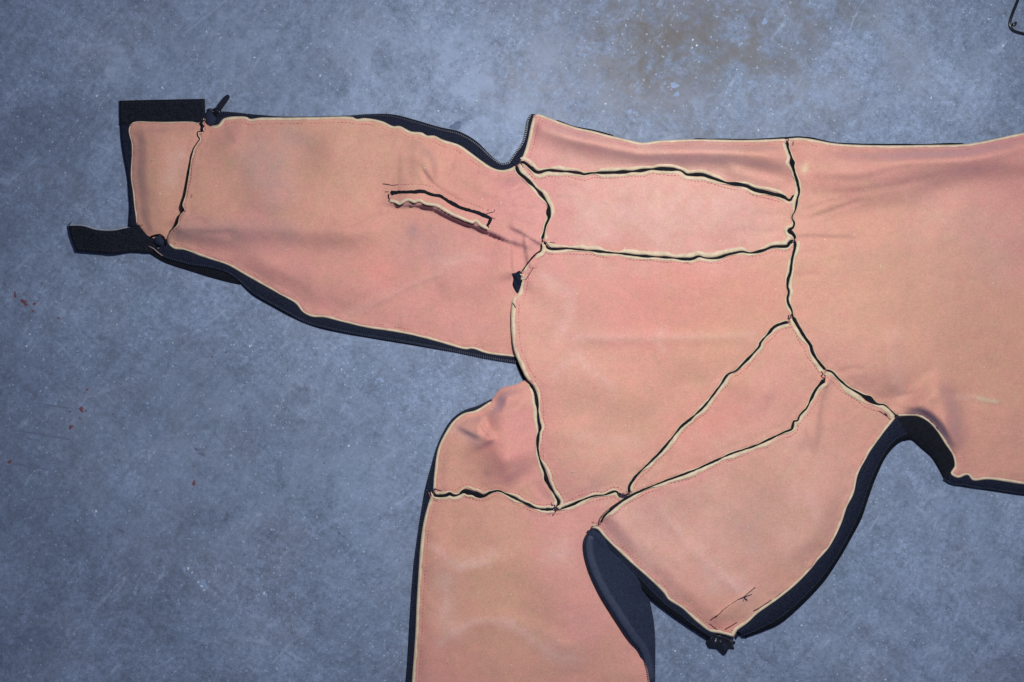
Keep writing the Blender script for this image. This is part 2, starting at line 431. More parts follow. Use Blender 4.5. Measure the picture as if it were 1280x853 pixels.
# ------------------------------------------------------------------ relief of the cloth (mm)
# (curve, height, reach left of travel, reach right of travel, panels or None)
FOLDS = [
 # sleeve: high tube above, slack lower half
 ([(150,284),(225,284),(300,281),(360,284),(430,286),(510,280)], 9.5, 70, 22, {'sleeve'}),
 ([(270,150),(300,190),(330,235),(340,275)], 5.0, 40, 24, {'sleeve'}),
 ([(360,150),(372,200),(360,260)], -3.0, 30, 24, {'sleeve'}),
 ([(470,150),(500,166),(520,178),(532,194),(538,212),(540,240)], 7.0, 6.5, 17, {'sleeve'}),
 ([(522,204),(530,217),(541,231),(558,243),(580,252)], -2.6, 3, 3, {'sleeve'}),
 ([(470,253),(484,253.5),(499,255.5),(517,254),(531,256.5),(545,260),(556,266),(572,273.5),(592,280.5),(610,288.5),(620,292.5),(636,300),(657,306.5),(672,312)], 9.0, 42, 2.8, {'sleeve'}),
 ([(380,175),(450,190),(530,206),(560,215)], 4.5, 36, 34, {'sleeve'}),
 ([(632,280),(642,285),(656,292),(676,304),(690,312)], 4.5, 26, 2.0, {'sleeve'}),
 ([(654,290),(656,296),(658,312),(661,328),(664,345)], 4.5, 22, 2.0, {'sleeve'}),
 ([(636.5,296),(637,302),(637.5,320),(640,342),(642,352)], 4.0, 2.0, 26, {'sleeve'}),
 ([(595,206),(615,218),(640,226),(660,240)], 8.0, 8, 16, {'sleeve'}),
 ([(560,190),(590,212),(640,250),(675,275)], 5.0, 26, 22, {'sleeve'}),
 ([(280,325),(380,345),(500,365)], 4.0, 30, 26, {'sleeve'}),
 ([(450,386),(470,378),(510,357),(548,342),(570,334)], 1.6, 6, 5, {'sleeve'}),
 ([(540,360),(600,350),(640,356)], 3.0, 30, 20, {'sleeve'}),
 ([(208,140),(198,180),(196,230),(204,300)], 4.0, 22, 26, {'cuff'}),
 # upper strip: steep roll under the top edge
 ([(640,146),(690,158),(730,167),(790,180),(850,185),(920,187),(985,199),(1040,214)], 17.0, 50, 20, {'strip'}),
 ([(740,192),(820,205),(900,207),(960,222),(1000,240)], -2.0, 12, 14, {'strip'}),
 ([(900,208),(935,220),(960,227),(985,237)], 3.5, 8, 9, {'strip'}),
 # waist to leg
 ([(960,212),(1000,213),(1073,210),(1161,192),(1225,180),(1290,160),(1400,150)], 16.0, 46, 22, {'body'}),
 ([(980,238),(1020,237),(1082,233),(1161,218),(1212,205),(1290,201),(1400,210)], 7.0, 24, 17, {'body'}),
 ([(1000,224),(1030,223),(1070,225),(1110,215),(1170,203)], -.9, 5, 5, {'body'}),
 ([(996,244),(1030,243),(1070,240),(1130,230),(1200,213)], -.9, 4, 5, {'body'}),
 ([(998,278),(1020,272),(1045,262),(1085,249)], -1.3, 3, 3, {'body'}),
 ([(994,264),(1010,262),(1040,252),(1070,247)], -1.0, 2.4, 3, {'body'}),
 ([(993,297),(1015,296),(1040,297),(1078,297)], -1.3, 2.4, 3.5, {'body'}),
 ([(994,320),(1010,316),(1035,315)], -.9, 3, 3, {'body'}),
 ([(990,350),(1008,344),(1030,344)], -.8, 3, 3, {'body'}),
 ([(1002,205),(1030,203),(1060,208)], -1.0, 3, 3, {'body'}),
 ([(1045,470),(1060,462),(1085,462)], -.9, 3, 3, {'body'}),
 ([(1200,500),(1230,505),(1262,512)], -.9, 3, 4, {'body'}),
 ([(640,216),(632,226),(620,236)], -1.4, 3, 4, {'sleeve'}),
 ([(660,232),(645,240),(625,246)], -1.5, 3, 4, {'sleeve'}),
 ([(676,262),(655,262),(632,258)], -1.5, 3, 4, {'sleeve'}),
 ([(678,285),(660,282),(640,274)], -1.3, 3, 3, {'sleeve'}),
 ([(576,186),(566,200),(563,214)], -1.0, 4, 4, {'sleeve'}),
 ([(480,262),(468,272),(448,284),(430,290)], -1.3, 3, 4, {'sleeve'}),
 ([(620,320),(600,322),(560,330)], -.8, 3, 4, {'sleeve'}),
 ([(230,288),(260,292),(300,290)], -1.0, 4, 5, {'sleeve'}),
 ([(219,283),(240,276),(262,276)], -1.0, 3, 4, {'sleeve'}),
 ([(266,160),(280,172),(296,178)], -1.0, 4, 4, {'sleeve'}),
 ([(700,228),(720,236),(735,240)], -.9, 4, 4, {'side'}),
 ([(690,246),(710,250),(726,250)], -.9, 4, 4, {'side'}),
 ([(984,268),(960,270),(935,268)], -.9, 4, 4, {'side'}),
 ([(984,290),(950,291),(910,288)], -1.0, 4, 4, {'side'}),
 ([(662,490),(650,500),(644,515)], -1.0, 4, 4, {'patch'}),
 ([(690,630),(676,618),(668,600)], -1.0, 4, 5, {'patch'}),
 ([(596,614),(602,600),(612,590)], -1.0, 4, 5, {'patch'}),
 ([(604,528),(600,536),(608,543),(615,550)], -2.0, 1.8, 1.8, {'patch'}),
 ([(1026,478),(1018,500),(1014,530)], -1.4, 3, 5, {'leg'}),
 ([(1000,534),(1006,548),(1008,570)], -1.0, 4, 4, {'leg'}),
 ([(985,262),(1040,256),(1110,246),(1180,240)], 4.0, 16, 14, {'body'}),
 ([(980,292),(1000,292),(1030,293),(1085,294)], 2.2, 14, 5, {'body'}),
 ([(1120,240),(1130,300),(1140,400),(1150,520)], 8.0, 130, 110, {'body'}),
 ([(1250,200),(1255,300),(1240,420),(1250,520)], -5.0, 60, 70, {'body'}),
 ([(1108,410),(1112,430),(1115,470),(1115,500)], 2.6, 14, 9, {'body'}),
 ([(1005,440),(1034,464),(1062,483),(1090,498),(1125,510),(1160,530)], -3.5, 22, 8, {'body'}),
 ([(1150,470),(1172,498),(1180,530),(1178,565),(1170,600)], 15.0, 18, 48, {'body'}),
 ([(1110,500),(1128,495.5),(1150,491.5),(1182,490.5),(1197,496),(1208,510)], -1.3, 3, 4, {'body'}),
 ([(1100,503),(1125,508),(1150,520),(1175,545)], 2.0, 10, 14, {'body'}),
 ([(1042,455),(1035,470),(1022,500),(1018,540),(1016,570)], 4.0, 7, 22, {'leg'}),
 ([(730,640),(745,655),(800,700),(850,745),(905,785),(930,805)], 4.0, 40, 60, {'leg'}),
 ([(735,672),(751,654),(785,622),(840,598),(900,570)], 6.0, 30, 40, {'leg'}),
 ([(880,782),(888,776),(905,763),(923,750),(944,735),(952,729)], 1.3, 3, 20, {'leg'}),
 ([(930,520),(960,560),(1000,620),(1010,680),(990,730)], 5.0, 60, 40, {'leg'}),
 ([(810,625),(835,650),(870,690),(920,735),(950,760)], 1.0, 8, 9, {'leg'}),
 # small front panel with its pinch
 ([(598,514),(601,527),(605,538),(612,546),(618,556)], 6.0, 4.5, 20, {'patch'}),
 ([(566,528),(580,535),(592,542),(606,546)], 4.0, 16, 4, {'patch'}),
 ([(600,535),(610,555),(622,575),(645,610)], 5.0, 16, 26, {'patch'}),
 ([(650,470),(634,500),(630,530),(636,560),(650,600)], 11.0, 30, 22, {'patch'}),
 # chest
 ([(639,360),(639,392),(641,430),(656,470),(670,500)], 4.0, 30, 40, {'chest'}),
 ([(640,356),(652,340),(661,327),(677,312),(690,300)], 3.0, 10, 40, {'chest'}),
 ([(690,330),(740,400),(800,480),(830,520)], 3.5, 60, 60, {'chest'}),
 ([(860,320),(875,400),(880,480)], 3.5, 50, 50, {'chest'}),
 ([(680,450),(700,460),(760,480),(800,500),(820,520)], 2.2, 20, 30, {'chest'}),
 ([(700,425),(760,421),(880,420),(960,418)], 1.6, 7, 9, {'chest'}),
 ([(700,520),(720,570),(760,610)], 3.5, 40, 40, {'chest'}),
 ([(760,260),(830,262),(930,275)], 4.0, 40, 34, {'side'}),
 ([(900,470),(930,480),(970,500)], 3.0, 20, 20, {'gusset'}),
 ([(530,680),(550,690),(575,707),(610,705),(690,690)], 1.4, 12, 22, {'lower'}),
 ([(530,810),(560,797),(590,780),(640,778),(690,800),(740,830)], 1.4, 12, 20, {'lower'}),
 ([(700,640),(702,690),(710,760),(730,850)], 4.0, 40, 34, {'lower'}),
 ([(738,640),(738,663),(745,700),(770,745),(800,800),(820,870)], -2.0, 30, 30, {'lower'}),
]
BASE = dict(sleeve=7, cuff=6.5, strip=8, side=8, chest=9, gusset=9, leg=9, body=9, patch=8, lower=8)

def relief(uv, panel):
    z = np.full(len(uv), 8.0)
    z += vnoise(uv[:, 0], uv[:, 1], 90, 1) * 5.0 + vnoise(uv[:, 0], uv[:, 1], 38, 2) * 1.8
    for pts, amp, wl, wr, who in FOLDS:
        if who is not None and panel not in who:
            continue
        c = catmull(pts, 7.0)
        lo = c.min(0) - 2.6 * max(wl, wr); hi = c.max(0) + 2.6 * max(wl, wr)
        m = np.all((uv > lo) & (uv < hi), 1)
        if not m.any():
            continue
        d, s, t = seg_dist(uv[m], c, True)
        w = np.where(s < 0, wl, wr)
        taper = sstep(np.minimum(t, 1 - t) / .24)
        z[m] += 1.7 * amp * np.exp(-(d / w) ** 2) * taper
    return z

FREE = {}                                    # panel -> list of free edges
def surf(uv, panel):
    """cloth height including the fall to the raw edge"""
    uv = np.asarray(uv, float)
    z = relief(uv, panel)
    for n, ze, reach in FREE.get(panel, []):
        d = seg_dist(uv, CV(n, 6.0))
        k = sstep(d / reach)
        zz = ze(uv) if callable(ze) else ze
        z = zz + (z - zz) * k
    return z

FREE['sleeve'] = [('SleeveTop', 6.0, 34), ('SleeveBot', 5.5, 30)]
FREE['cuff'] = [('CuffTop', 5.0, 16), ('CuffLeft', 5.0, 20), ('CuffBot', 5.0, 14)]
FREE['strip'] = [('Aleft', 7.0, 14), ('Atop', lambda q: 8 + 11 * sstep((q[:, 0] - 680) / 90), 18)]
FREE['body'] = [('Ftop', lambda q: 19 - 7 * sstep((q[:, 0] - 985) / 250), 22), ('Flow', 8.0, 14)]
FREE['leg'] = [('Eright', 8.0, 30), ('Eleft', 10.0, 26)]
FREE['patch'] = [('Gtop', 6.0, 16), ('Gleft', 5.0, 20)]
FREE['lower'] = [('Hleft', 5.0, 22)]

# ------------------------------------------------------------------ dye and wear of the lining, some sleeve fold shade painted in
PEACH = np.array([.510, .248, .202])
TAN = np.array([.500, .278, .198]); ROSE = np.array([.520, .242, .222]); CHALK = np.array([.570, .350, .305])
GREY = np.array([.285, .200, .215]); RED = np.array([.570, .200, .170]); CREAMY = np.array([.530, .295, .218])
TINTS = [
 (TAN, .8, 70, [(300,215),(360,200),(430,190)]), (GREY, .42, 30, [(326,200),(340,232)]), (GREY, .35, 20, [(360,170),(372,180)]),
 (GREY, .45, 16, [(235,288),(300,292),(360,292)]), (GREY, .3, 30, [(520,300),(545,315)]), (GREY, .4, 8, [(516,290),(518,291)]), (GREY, .25, 9, [(590,296),(592,296)]),  # grey streak at the start paints the shade under the sleeve fold
 (CREAMY, .45, 60, [(440,170),(500,200)]), (CHALK, .4, 7, [(430,395),(480,373),(548,345)]), (CHALK, .35, 9, [(540,330),(600,322)]),
 (GREY, .25, 12, [(570,405),(572,408)]), (GREY, .25, 10, [(605,415),(607,415)]), (ROSE, .5, 60, [(320,330),(420,360),(560,390)]),
 (RED, .25, 20, [(470,335),(480,340)]),
 (TAN, .6, 45, [(200,230),(210,260)]), (CHALK, .5, 14, [(225,195),(215,225)]),
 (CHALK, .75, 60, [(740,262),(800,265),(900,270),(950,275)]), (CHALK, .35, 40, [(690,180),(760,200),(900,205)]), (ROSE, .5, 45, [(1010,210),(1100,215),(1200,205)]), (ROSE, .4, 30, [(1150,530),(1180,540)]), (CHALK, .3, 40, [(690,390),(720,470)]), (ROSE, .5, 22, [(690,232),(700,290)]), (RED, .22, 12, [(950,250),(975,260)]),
 (RED, .25, 60, [(800,380),(880,350),(960,345)]), (TAN, .5, 90, [(740,520),(760,570)]), (CREAMY, .4, 60, [(690,410),(720,450)]),
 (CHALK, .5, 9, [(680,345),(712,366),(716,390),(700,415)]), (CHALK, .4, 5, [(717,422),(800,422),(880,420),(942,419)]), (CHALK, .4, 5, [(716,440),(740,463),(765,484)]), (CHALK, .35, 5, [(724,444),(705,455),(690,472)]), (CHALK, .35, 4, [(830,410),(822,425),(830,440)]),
 (TAN, .4, 50, [(900,440),(860,470)]), (CHALK, .3, 10, [(720,545),(790,550)]), (RED, .35, 30, [(860,545),(910,520)]), (ROSE, .4, 40, [(960,490),(980,470)]),
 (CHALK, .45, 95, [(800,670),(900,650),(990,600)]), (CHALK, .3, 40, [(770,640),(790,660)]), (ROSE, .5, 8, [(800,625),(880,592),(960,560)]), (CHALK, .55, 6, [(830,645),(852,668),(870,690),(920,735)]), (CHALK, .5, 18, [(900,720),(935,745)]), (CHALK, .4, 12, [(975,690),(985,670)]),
 (CHALK, .35, 16, [(1010,630),(1015,640)]), (TAN, .45, 50, [(950,620),(960,590)]), (GREY, .2, 26, [(930,660),(940,650)]), (CREAMY, .5, 10, [(905,775),(950,750)]),
 (RED, .3, 10, [(890,782),(918,788)]), (RED, .3, 7, [(775,690),(830,738)]),
 (CREAMY, .75, 90, [(1030,330),(1060,350),(1050,420)]), (TAN, .55, 80, [(1200,330),(1230,420),(1240,520)]), (CHALK, .3, 60, [(1180,260),(1220,300)]), (ROSE, .35, 30, [(1020,430),(1080,470)]),
 (np.array([.50,.46,.32]), .55, 2.6, [(1222,499),(1246,503)]), (CHALK, .4, 4, [(1195,497),(1225,499)]), (np.array([.66,.58,.36]), .7, 4, [(1006,209),(1006,213)]), (CREAMY, .5, 5, [(1000,206),(1060,208)]),
 (CHALK, .35, 9, [(1118,420),(1122,490)]), (TAN, .3, 60, [(1120,380),(1130,420)]),
 (RED, .75, 26, [(612,558),(622,575),(630,590)]), (TAN, .5, 40, [(580,570),(600,590)]), (ROSE, .6, 40, [(650,530),(650,580)]), (CHALK, .5, 10, [(570,535),(595,548)]),
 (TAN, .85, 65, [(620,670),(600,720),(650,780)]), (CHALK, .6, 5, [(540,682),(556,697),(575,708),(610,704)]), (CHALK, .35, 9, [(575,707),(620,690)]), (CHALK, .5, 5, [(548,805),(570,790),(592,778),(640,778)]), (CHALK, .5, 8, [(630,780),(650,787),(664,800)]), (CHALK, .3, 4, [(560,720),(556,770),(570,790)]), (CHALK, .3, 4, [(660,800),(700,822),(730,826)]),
 (ROSE, .6, 40, [(690,650),(730,650),(740,760)]), (CHALK, .5, 14, [(700,690),(702,692)]), (CHALK, .5, 16, [(690,815),(715,825)]), (ROSE, .5, 30, [(690,760),(770,800)]), (TAN, .4, 30, [(760,820),(770,840)]),
 (CHALK, .4, 16, [(555,720),(560,790)]),
]
DYE_DEPTH = np.array([.945, .940, .925])
def dye(uv):
    c = np.tile(PEACH, (len(uv), 1))
    n = vnoise(uv[:, 0], uv[:, 1], 120, 5)
    c += (TAN - PEACH) * np.clip(n * 1.0, 0, 1)[:, None] + (ROSE - PEACH) * np.clip(-n * 1.8, 0, 1)[:, None]
    for colr, amt, r, pts in TINTS:
        cc = np.array(pts, float)
        lo = cc.min(0) - 2.5 * r; hi = cc.max(0) + 2.5 * r
        m = np.all((uv > lo) & (uv < hi), 1)
        if not m.any():
            continue
        p = uv[m]
        wob = np.stack([vnoise(p[:, 0], p[:, 1], 22, 7), vnoise(p[:, 0], p[:, 1], 22, 8)], 1) * r * .7
        d = seg_dist(p + wob, cc)
        f = amt * np.exp(-(d / r) ** 2) * (1 + .7 * vnoise(p[:, 0], p[:, 1], 9, 9))
        c[m] += (colr - c[m]) * np.clip(f, 0, 1)[:, None]
    return c * DYE_DEPTH

# ------------------------------------------------------------------ builders
def in_poly(P, poly):
    inside = np.zeros(len(P), bool)
    x, y = P[:, 0], P[:, 1]
    j = len(poly) - 1
    for i in range(len(poly)):
        xi, yi = poly[i]; xj, yj = poly[j]
        if yi != yj:
            c = ((yi > y) != (yj > y)) & (x < (xj - xi) * (y - yi) / (yj - yi) + xi)
            inside ^= c
        j = i
    return inside

def clean_loop(parts, step=3.0):
    c = np.vstack(parts)
    keep = [0]
    for i in range(1, len(c)):
        if np.linalg.norm(c[i] - c[keep[-1]]) > step * .45:
            keep.append(i)
    if np.linalg.norm(c[keep[-1]] - c[keep[0]]) < step * .45:
        keep.pop()
    return c[keep]

def panel(name, loop, key, parent, grid=3.2, thick=3.2, mat=None, zfun=None, dyed=True, extra=None, top_round=1.3, far=None):
    """one cut piece of cloth: fine triangulated sheet with folds, rolled edge and real thickness"""
    lo, hi = loop.min(0), loop.max(0)
    xs = np.arange(lo[0], hi[0] + grid, grid); ys = np.arange(lo[1], hi[1] + grid * .866, grid * .866)
    gx, gy = np.meshgrid(xs, ys)
    gx = gx + (np.arange(len(ys)) % 2)[:, None] * grid * .5
    P = np.stack([gx.ravel(), gy.ravel()], 1)
    P += (np.random.RandomState(1).rand(*P.shape) - .5) * grid * .35
    if far is not None:                       # coarser outside the frame
        out = (P[:, 0] > 1300) | (P[:, 1] > 880)
        keep = ~out | (np.random.RandomState(2).rand(len(P)) < .12)
        P = P[keep]
    P = P[in_poly(P, loop)]
    d = seg_dist(P, loop, closed=True)
    P = P[d > grid * .62]
    n = len(loop)
    allp = [Vector(map(float, p)) for p in np.vstack([loop, P])]
    edges = [(i, (i + 1) % n) for i in range(n)]
    vo, eo, fo, _, _, _ = delaunay_2d_cdt(allp, edges, [list(range(n))], 1, 1e-4)
    V = np.array([(p.x, p.y) for p in vo])
    z = (zfun or (lambda q: surf(q, key)))(V)
    d = seg_dist(V, loop, closed=True)
    z = z - top_round * np.exp(-(d / 2.2) ** 2) - .5 * np.exp(-((d - 8.5) / 1.6) ** 2)
    z = z + 1.9 * np.exp(-(d / 11) ** 2) * vnoise(V[:, 0], V[:, 1], 9, 12) + .7 * vnoise(V[:, 0], V[:, 1], 13, 13)
    z = np.maximum(z, 3.6)
    pos = Warr(V, z)
    # outer boundary of the triangulation, in order
    cnt = {}
    faces = []
    for f in fo:
        f = list(f)
        a = sum(V[f[i]][0] * V[f[(i + 1) % len(f)]][1] - V[f[(i + 1) % len(f)]][0] * V[f[i]][1] for i in range(len(f)))
        if a > 0:
            f.reverse()                       # v runs down: keep normals up
        faces.append(f)
        for i in range(len(f)):
            e = (f[i], f[(i + 1) % len(f)])
            cnt[e] = cnt.get(e, 0) + 1
    bd = [e for e in cnt if (e[1], e[0]) not in cnt]
    ids = sorted({i for e in bd for i in e}); mp = {b: len(V) + k for k, b in enumerate(ids)}
    zb = np.maximum(z[ids] - thick, .6)
    pos = np.vstack([pos, Warr(V[ids], zb)])
    nf = len(faces)
    faces += [[e[1], e[0], mp[e[0]], mp[e[1]]] for e in bd]
    fm = [0] * nf + [1] * (len(faces) - nf)
    colors = None
    if dyed:
        Vc = np.vstack([V, V[ids]])
        colors = dye(Vc)
    o = mesh_obj(name, pos, faces, None, parent, [mat or M_lining, M_cream if dyed else (mat or M_core)], fm, colors)
    return o

def ribbon(name, cen, a, b, z0, h, mat, parent, nseg=6, under=1.0, endcap=True):
    """rounded strip along cen between signed offsets a and b (left positive); z0 base height, h crown"""
    nn = normals(cen)
    V = []; n = len(cen)
    a = np.broadcast_to(a, n); b = np.broadcast_to(b, n); h = np.broadcast_to(h, n)
    tap = np.ones(n)
    if endcap:
        s = arclen(cen); tap = .15 + .85 * sstep(np.minimum(s, s[-1] - s) / 3.0)
    mid = (a + b) / 2; hw = (b - a) / 2 * tap
    rows = []
    for k in range(nseg + 1):
        t = -1 + 2 * k / nseg
        uv = cen + nn * (mid + hw * t)[:, None]
        z = z0 - under + (h + under) * math.sqrt(max(0, 1 - t * t)) ** .8 * tap
        rows.append(Warr(uv, np.maximum(z, .3)))
    pos = np.vstack(rows)
    fs = []
    for k in range(nseg):
        for i in range(n - 1):
            p = k * n + i; q = (k + 1) * n + i
            fs.append((p, p + 1, q + 1, q))
    return mesh_obj(name, pos, fs, mat, parent)

def tube(name, pts3, r, mat, parent, ns=6, close=False):
    """round cord through 3-D points given as (u, v, z) in mm"""
    P = np.array([W(*p) for p in pts3]); n = len(P)
    r = np.broadcast_to(np.asarray(r, float) / 1000, n)
    T = np.gradient(P, axis=0)
    if close:
        T = np.roll(P, -1, 0) - np.roll(P, 1, 0)
    T /= np.maximum(np.linalg.norm(T, axis=1, keepdims=True), 1e-9)
    up = np.array([0, 0, 1.0])
    S = np.cross(T, up); bad = np.linalg.norm(S, axis=1) < 1e-3; S[bad] = (1, 0, 0)
    S /= np.linalg.norm(S, axis=1, keepdims=True)
    U = np.cross(S, T)
    V = []
    for i in range(n):
        for k in range(ns):
            a = 2 * math.pi * k / ns
            V.append(P[i] + r[i] * (math.cos(a) * S[i] + math.sin(a) * U[i]))
    fs = []
    for i in range(n if close else n - 1):
        j = (i + 1) % n
        for k in range(ns):
            fs.append((i * ns + k, i * ns + (k + 1) % ns, j * ns + (k + 1) % ns, j * ns + k))
    if not close:
        fs.append(tuple(range(ns - 1, -1, -1))); fs.append(tuple((n - 1) * ns + k for k in range(ns)))
    return mesh_obj(name, V, fs, mat, parent)

def dashes(name, cen, z, mat, parent, r=.45, on=3.2, off=1.2, fade=None):
    """a run of single stitches joined into one thread line"""
    s = arclen(cen); V = []; F = []
    x = 0.0; k = 0
    rr = random.Random(int(cen[0][0] * 7 + cen[0][1]))
    while x + on < s[-1]:
        ln = on * rr.uniform(.7, 1.15)
        if fade is None or rr.random() < fade:
            q = []
            for t in (0, .33, .67, 1):
                xx = x + ln * t
                u = np.interp(xx, s, cen[:, 0]); v = np.interp(xx, s, cen[:, 1]); zz = np.interp(xx, s, z)
                q.append((u, v, zz + (.35 if 0 < t < 1 else -.35)))
            P = [Vector(W(*p)) for p in q]
            d = (P[-1] - P[0]).normalized(); sd = d.cross(Vector((0, 0, 1))).normalized()
            b = len(V)
            for p in P:
                V += [p - sd * r / 1000, p + Vector((0, 0, r / 1000)), p + sd * r / 1000]
            for i in range(3):
                F += [(b + i * 3, b + i * 3 + 1, b + i * 3 + 4, b + i * 3 + 3), (b + i * 3 + 1, b + i * 3 + 2, b + i * 3 + 5, b + i * 3 + 4)]
        x += ln + off * rr.uniform(.6, 1.5)
    if not V:
        return None
    o = mesh_obj(name, [tuple(p) for p in V], F, mat, parent)
    o['kind'] = 'stuff'
    return o

def offset(cen, d):
    return cen + normals(cen) * np.broadcast_to(d, len(cen))[:, None]

# ------------------------------------------------------------------ the wetsuit
suit = bpy.data.objects.new("wetsuit", None)
col.objects.link(suit)
suit["label"] = "unzipped inside-out wetsuit with peach lining and dark zips spread on concrete"
suit["category"] = "wetsuit"

R = lambda c: c[::-1]
P_ = {}
P_['sleeve'] = panel("sleeve_panel", clean_loop([CV('SleeveTop'), CV('S3'), catmull([(677,302),(676,320),(672,345),(664,370),(658,400),(658,430),(656,448)]), R(CV('SleeveBot')), catmull([(209.7,305),(209,297),(214,288)]), R(CV('S12')), catmull([(253.4,147.5),(257,154),(262,158)])]), 'sleeve', suit, grid=2.8)
P_['cuff'] = panel("cuff_panel", clean_loop([CV('CuffTop'), CV('S12'), CV('CuffBot'), CV('CuffLeft')]), 'cuff', suit)
P_['strip'] = panel("shoulder_panel", clean_loop([CV('Aleft'), CV('Atop'), CV('S10a')[:int(len(CV('S10a')) * .52)], R(CV('S1'))]), 'strip', suit, thick=7)
s10a = CV('S10a'); k245 = int(np.argmin(np.abs(s10a[:, 1] - 245)))
P_['side'] = panel("side_panel", clean_loop([CV('S1'), s10a[k245:], R(CV('S2')), R(CV('S3'))]), 'side', suit)
P_['chest'] = panel("chest_panel", clean_loop([CV('S2'), CV('S10b'), CV('S8'), R(CV('S7')), R(CV('S5')), R(CV('Cleft')), R(CV('S4'))]), 'chest', suit)
P_['gusset'] = panel("gusset_panel", clean_loop([R(CV('S8')), CV('S10c'), CV('S9')[:int(np.argmin(np.abs(CV('S9')[:, 0] - 785)))]]), 'gusset', suit)
P_['leg'] = panel("leg_panel", clean_loop([R(CV('S9')), CV('S11'), CV('Eright'), R(CV('Eleft'))]), 'leg', suit)
P_['body'] = panel("back_panel", clean_loop([R(CV('Flow')), R(CV('S11')), R(CV('S10c')), R(CV('S10b')), R(CV('S10a')), CV('Ftop')]), 'body', suit, far=True)
P_['patch'] = panel("neck_panel", clean_loop([CV('Gtop'), CV('Gleft'), CV('S6'), R(CV('S5'))]), 'patch', suit, grid=2.6)
P_['lower'] = panel("lower_panel", clean_loop([CV('Hleft'), catmull([(508,1000),(700,1010),(822,1000)], 8), catmull([(822,1000),(818,900),(812,853),(806,825),(790,795),(765,755),(745,716),(741,690),(748,668),(766,645),(777.5,624)]), R(CV('S7')), R(CV('S6'))]), 'lower', suit, far=True)

SURF_CACHE = {}
def seam(line, keyA, keyB, wa, wb, core, lumps=(), stitch=(), s0=0.0, s1=1.0, jag=.35, hz=1.2, dark=False):
    """sewn joint: dark cut edge in the middle (part) with cream foam lips and thread lines (sub-parts)"""
    cen = CV(line, 1.6) if isinstance(line, str) else catmull(line, 1.6)
    wa *= .82; wb *= .82
    n = len(cen)
    cen = cen[int(n * s0):max(int(n * s1), int(n * s0) + 3)]
    n = len(cen); s = arclen(cen)
    zA = surf(cen, keyA); zB = surf(cen, keyB)
    z = np.maximum(zA, zB)
    seed = abs(hash(str(line))) % 50 if not isinstance(line, str) else sum(map(ord, line)) % 50
    w = core * (1.05 + vnoise(s, s * 0 + seed, 12, 3) * 1.3)
    jA = vnoise(s, s * 0 + seed + 9, 3.2, 4) * 2 * jag + vnoise(s, s * 0 + seed, 9, 2) * .8
    jB = vnoise(s, s * 0 + seed + 19, 3.2, 4) * 2 * jag + vnoise(s, s * 0 + seed + 4, 9, 2) * .8
    for (u, v, hw, ln) in lumps:
        i = np.argmin((cen[:, 0] - u) ** 2 + (cen[:, 1] - v) ** 2)
        w = w + hw * np.exp(-((s - s[i]) / ln) ** 2)
    w = np.maximum(w, .7)
    a = w / 2 + jA * .5; b = -w / 2 + jB * .5
    core_o = ribbon("seam", cen, b - .35, a + .35, z, hz * .55, M_core, suit, 5)
    wob = vnoise(s, s * 0 + seed + 2, 16, 6) * 3.0 + vnoise(s, s * 0 + seed + 5, 5, 7) * 1.2 - .5
    brk = np.clip(1.0 + 1.7 * vnoise(s, s * 0 + seed + 31, 26, 2), .35, 1.25)
    hv = hz * (.85 + 1.0 * vnoise(s, s * 0 + seed + 8, 8, 9))
    if wa > 0:
        ribbon("edge_lip", cen, a, a + np.maximum(wa * brk + wob, .8), surf(offset(cen, a + wa * .5), keyA), hv, M_cream, core_o)
    if wb > 0:
        ribbon("edge_lip", cen, b - np.maximum(wb * brk[::-1] + wob, .8), b, surf(offset(cen, b - wb * .5), keyB), hv, M_cream, core_o)
    for side in stitch:
        d = (a + wa + wob + 1.6) if side > 0 else (b - wb - wob - 1.6)
        c2 = offset(cen, d)
        key = keyA if side > 0 else keyB
        dashes("stitch_line", c2, surf(c2, key) - .15, M_stitch, core_o, r=.42)
    return core_o

# left of travel = A
seam('S1', 'strip', 'side', 5.5, 5.0, 3.4, stitch=(-1,), jag=.25)
seam('S2', 'side', 'chest', 6.5, 4.0, 2.4, stitch=(-1,), jag=.25)
seam('S3', 'side', 'sleeve', 6.5, 3.0, 3.4, lumps=[(675,243,2.2,3.5),(685,266,2.5,4)], stitch=())
seam('S4', 'chest', 'sleeve', 5.5, 0, 1.4, stitch=(1,))
seam('S5', 'chest', 'patch', 5.0, 4.5, 3.0, lumps=[(674.5,535,2.5,4),(682,598,3.8,5)], stitch=(1,))
seam('S6', 'patch', 'lower', 4.0, 3.6, 2.6, lumps=[(585,615,5.5,6),(597,617,7.0,6)], stitch=(1, -1), jag=.6)
seam('S7', 'chest', 'lower', 4.2, 4.5, 1.8, lumps=[(777,619,4,3)], stitch=(1, -1))
seam('S8', 'gusset', 'chest', 5.0, 2.2, 2.4, stitch=(1,), jag=.45)
seam('S9', 'leg', 'gusset', 5.4, 1.6, 2.0, stitch=(1,), jag=.5, lumps=[(1029,477,2.5,4)])
seam('S10a', 'body', 'strip', 2.4, 5.5, 2.2, lumps=[(989.5,204,5.5,4.5),(988,289,2.5,4)], jag=.6)
seam('S10b', 'body', 'chest', 5.0, 3.4, 2.6, jag=.5)
seam('S10c', 'body', 'gusset', 1.6, 6.0, 3.0, stitch=(-1,), jag=.5)
seam('S11', 'body', 'leg', 2.2, 7.0, 1.8, lumps=[(1086,499.5,7.5,7)], stitch=(-1,), jag=.4)
seam('S12', 'sleeve', 'cuff', 2.0, 0, .45, stitch=(1,), jag=.5, hz=.35)

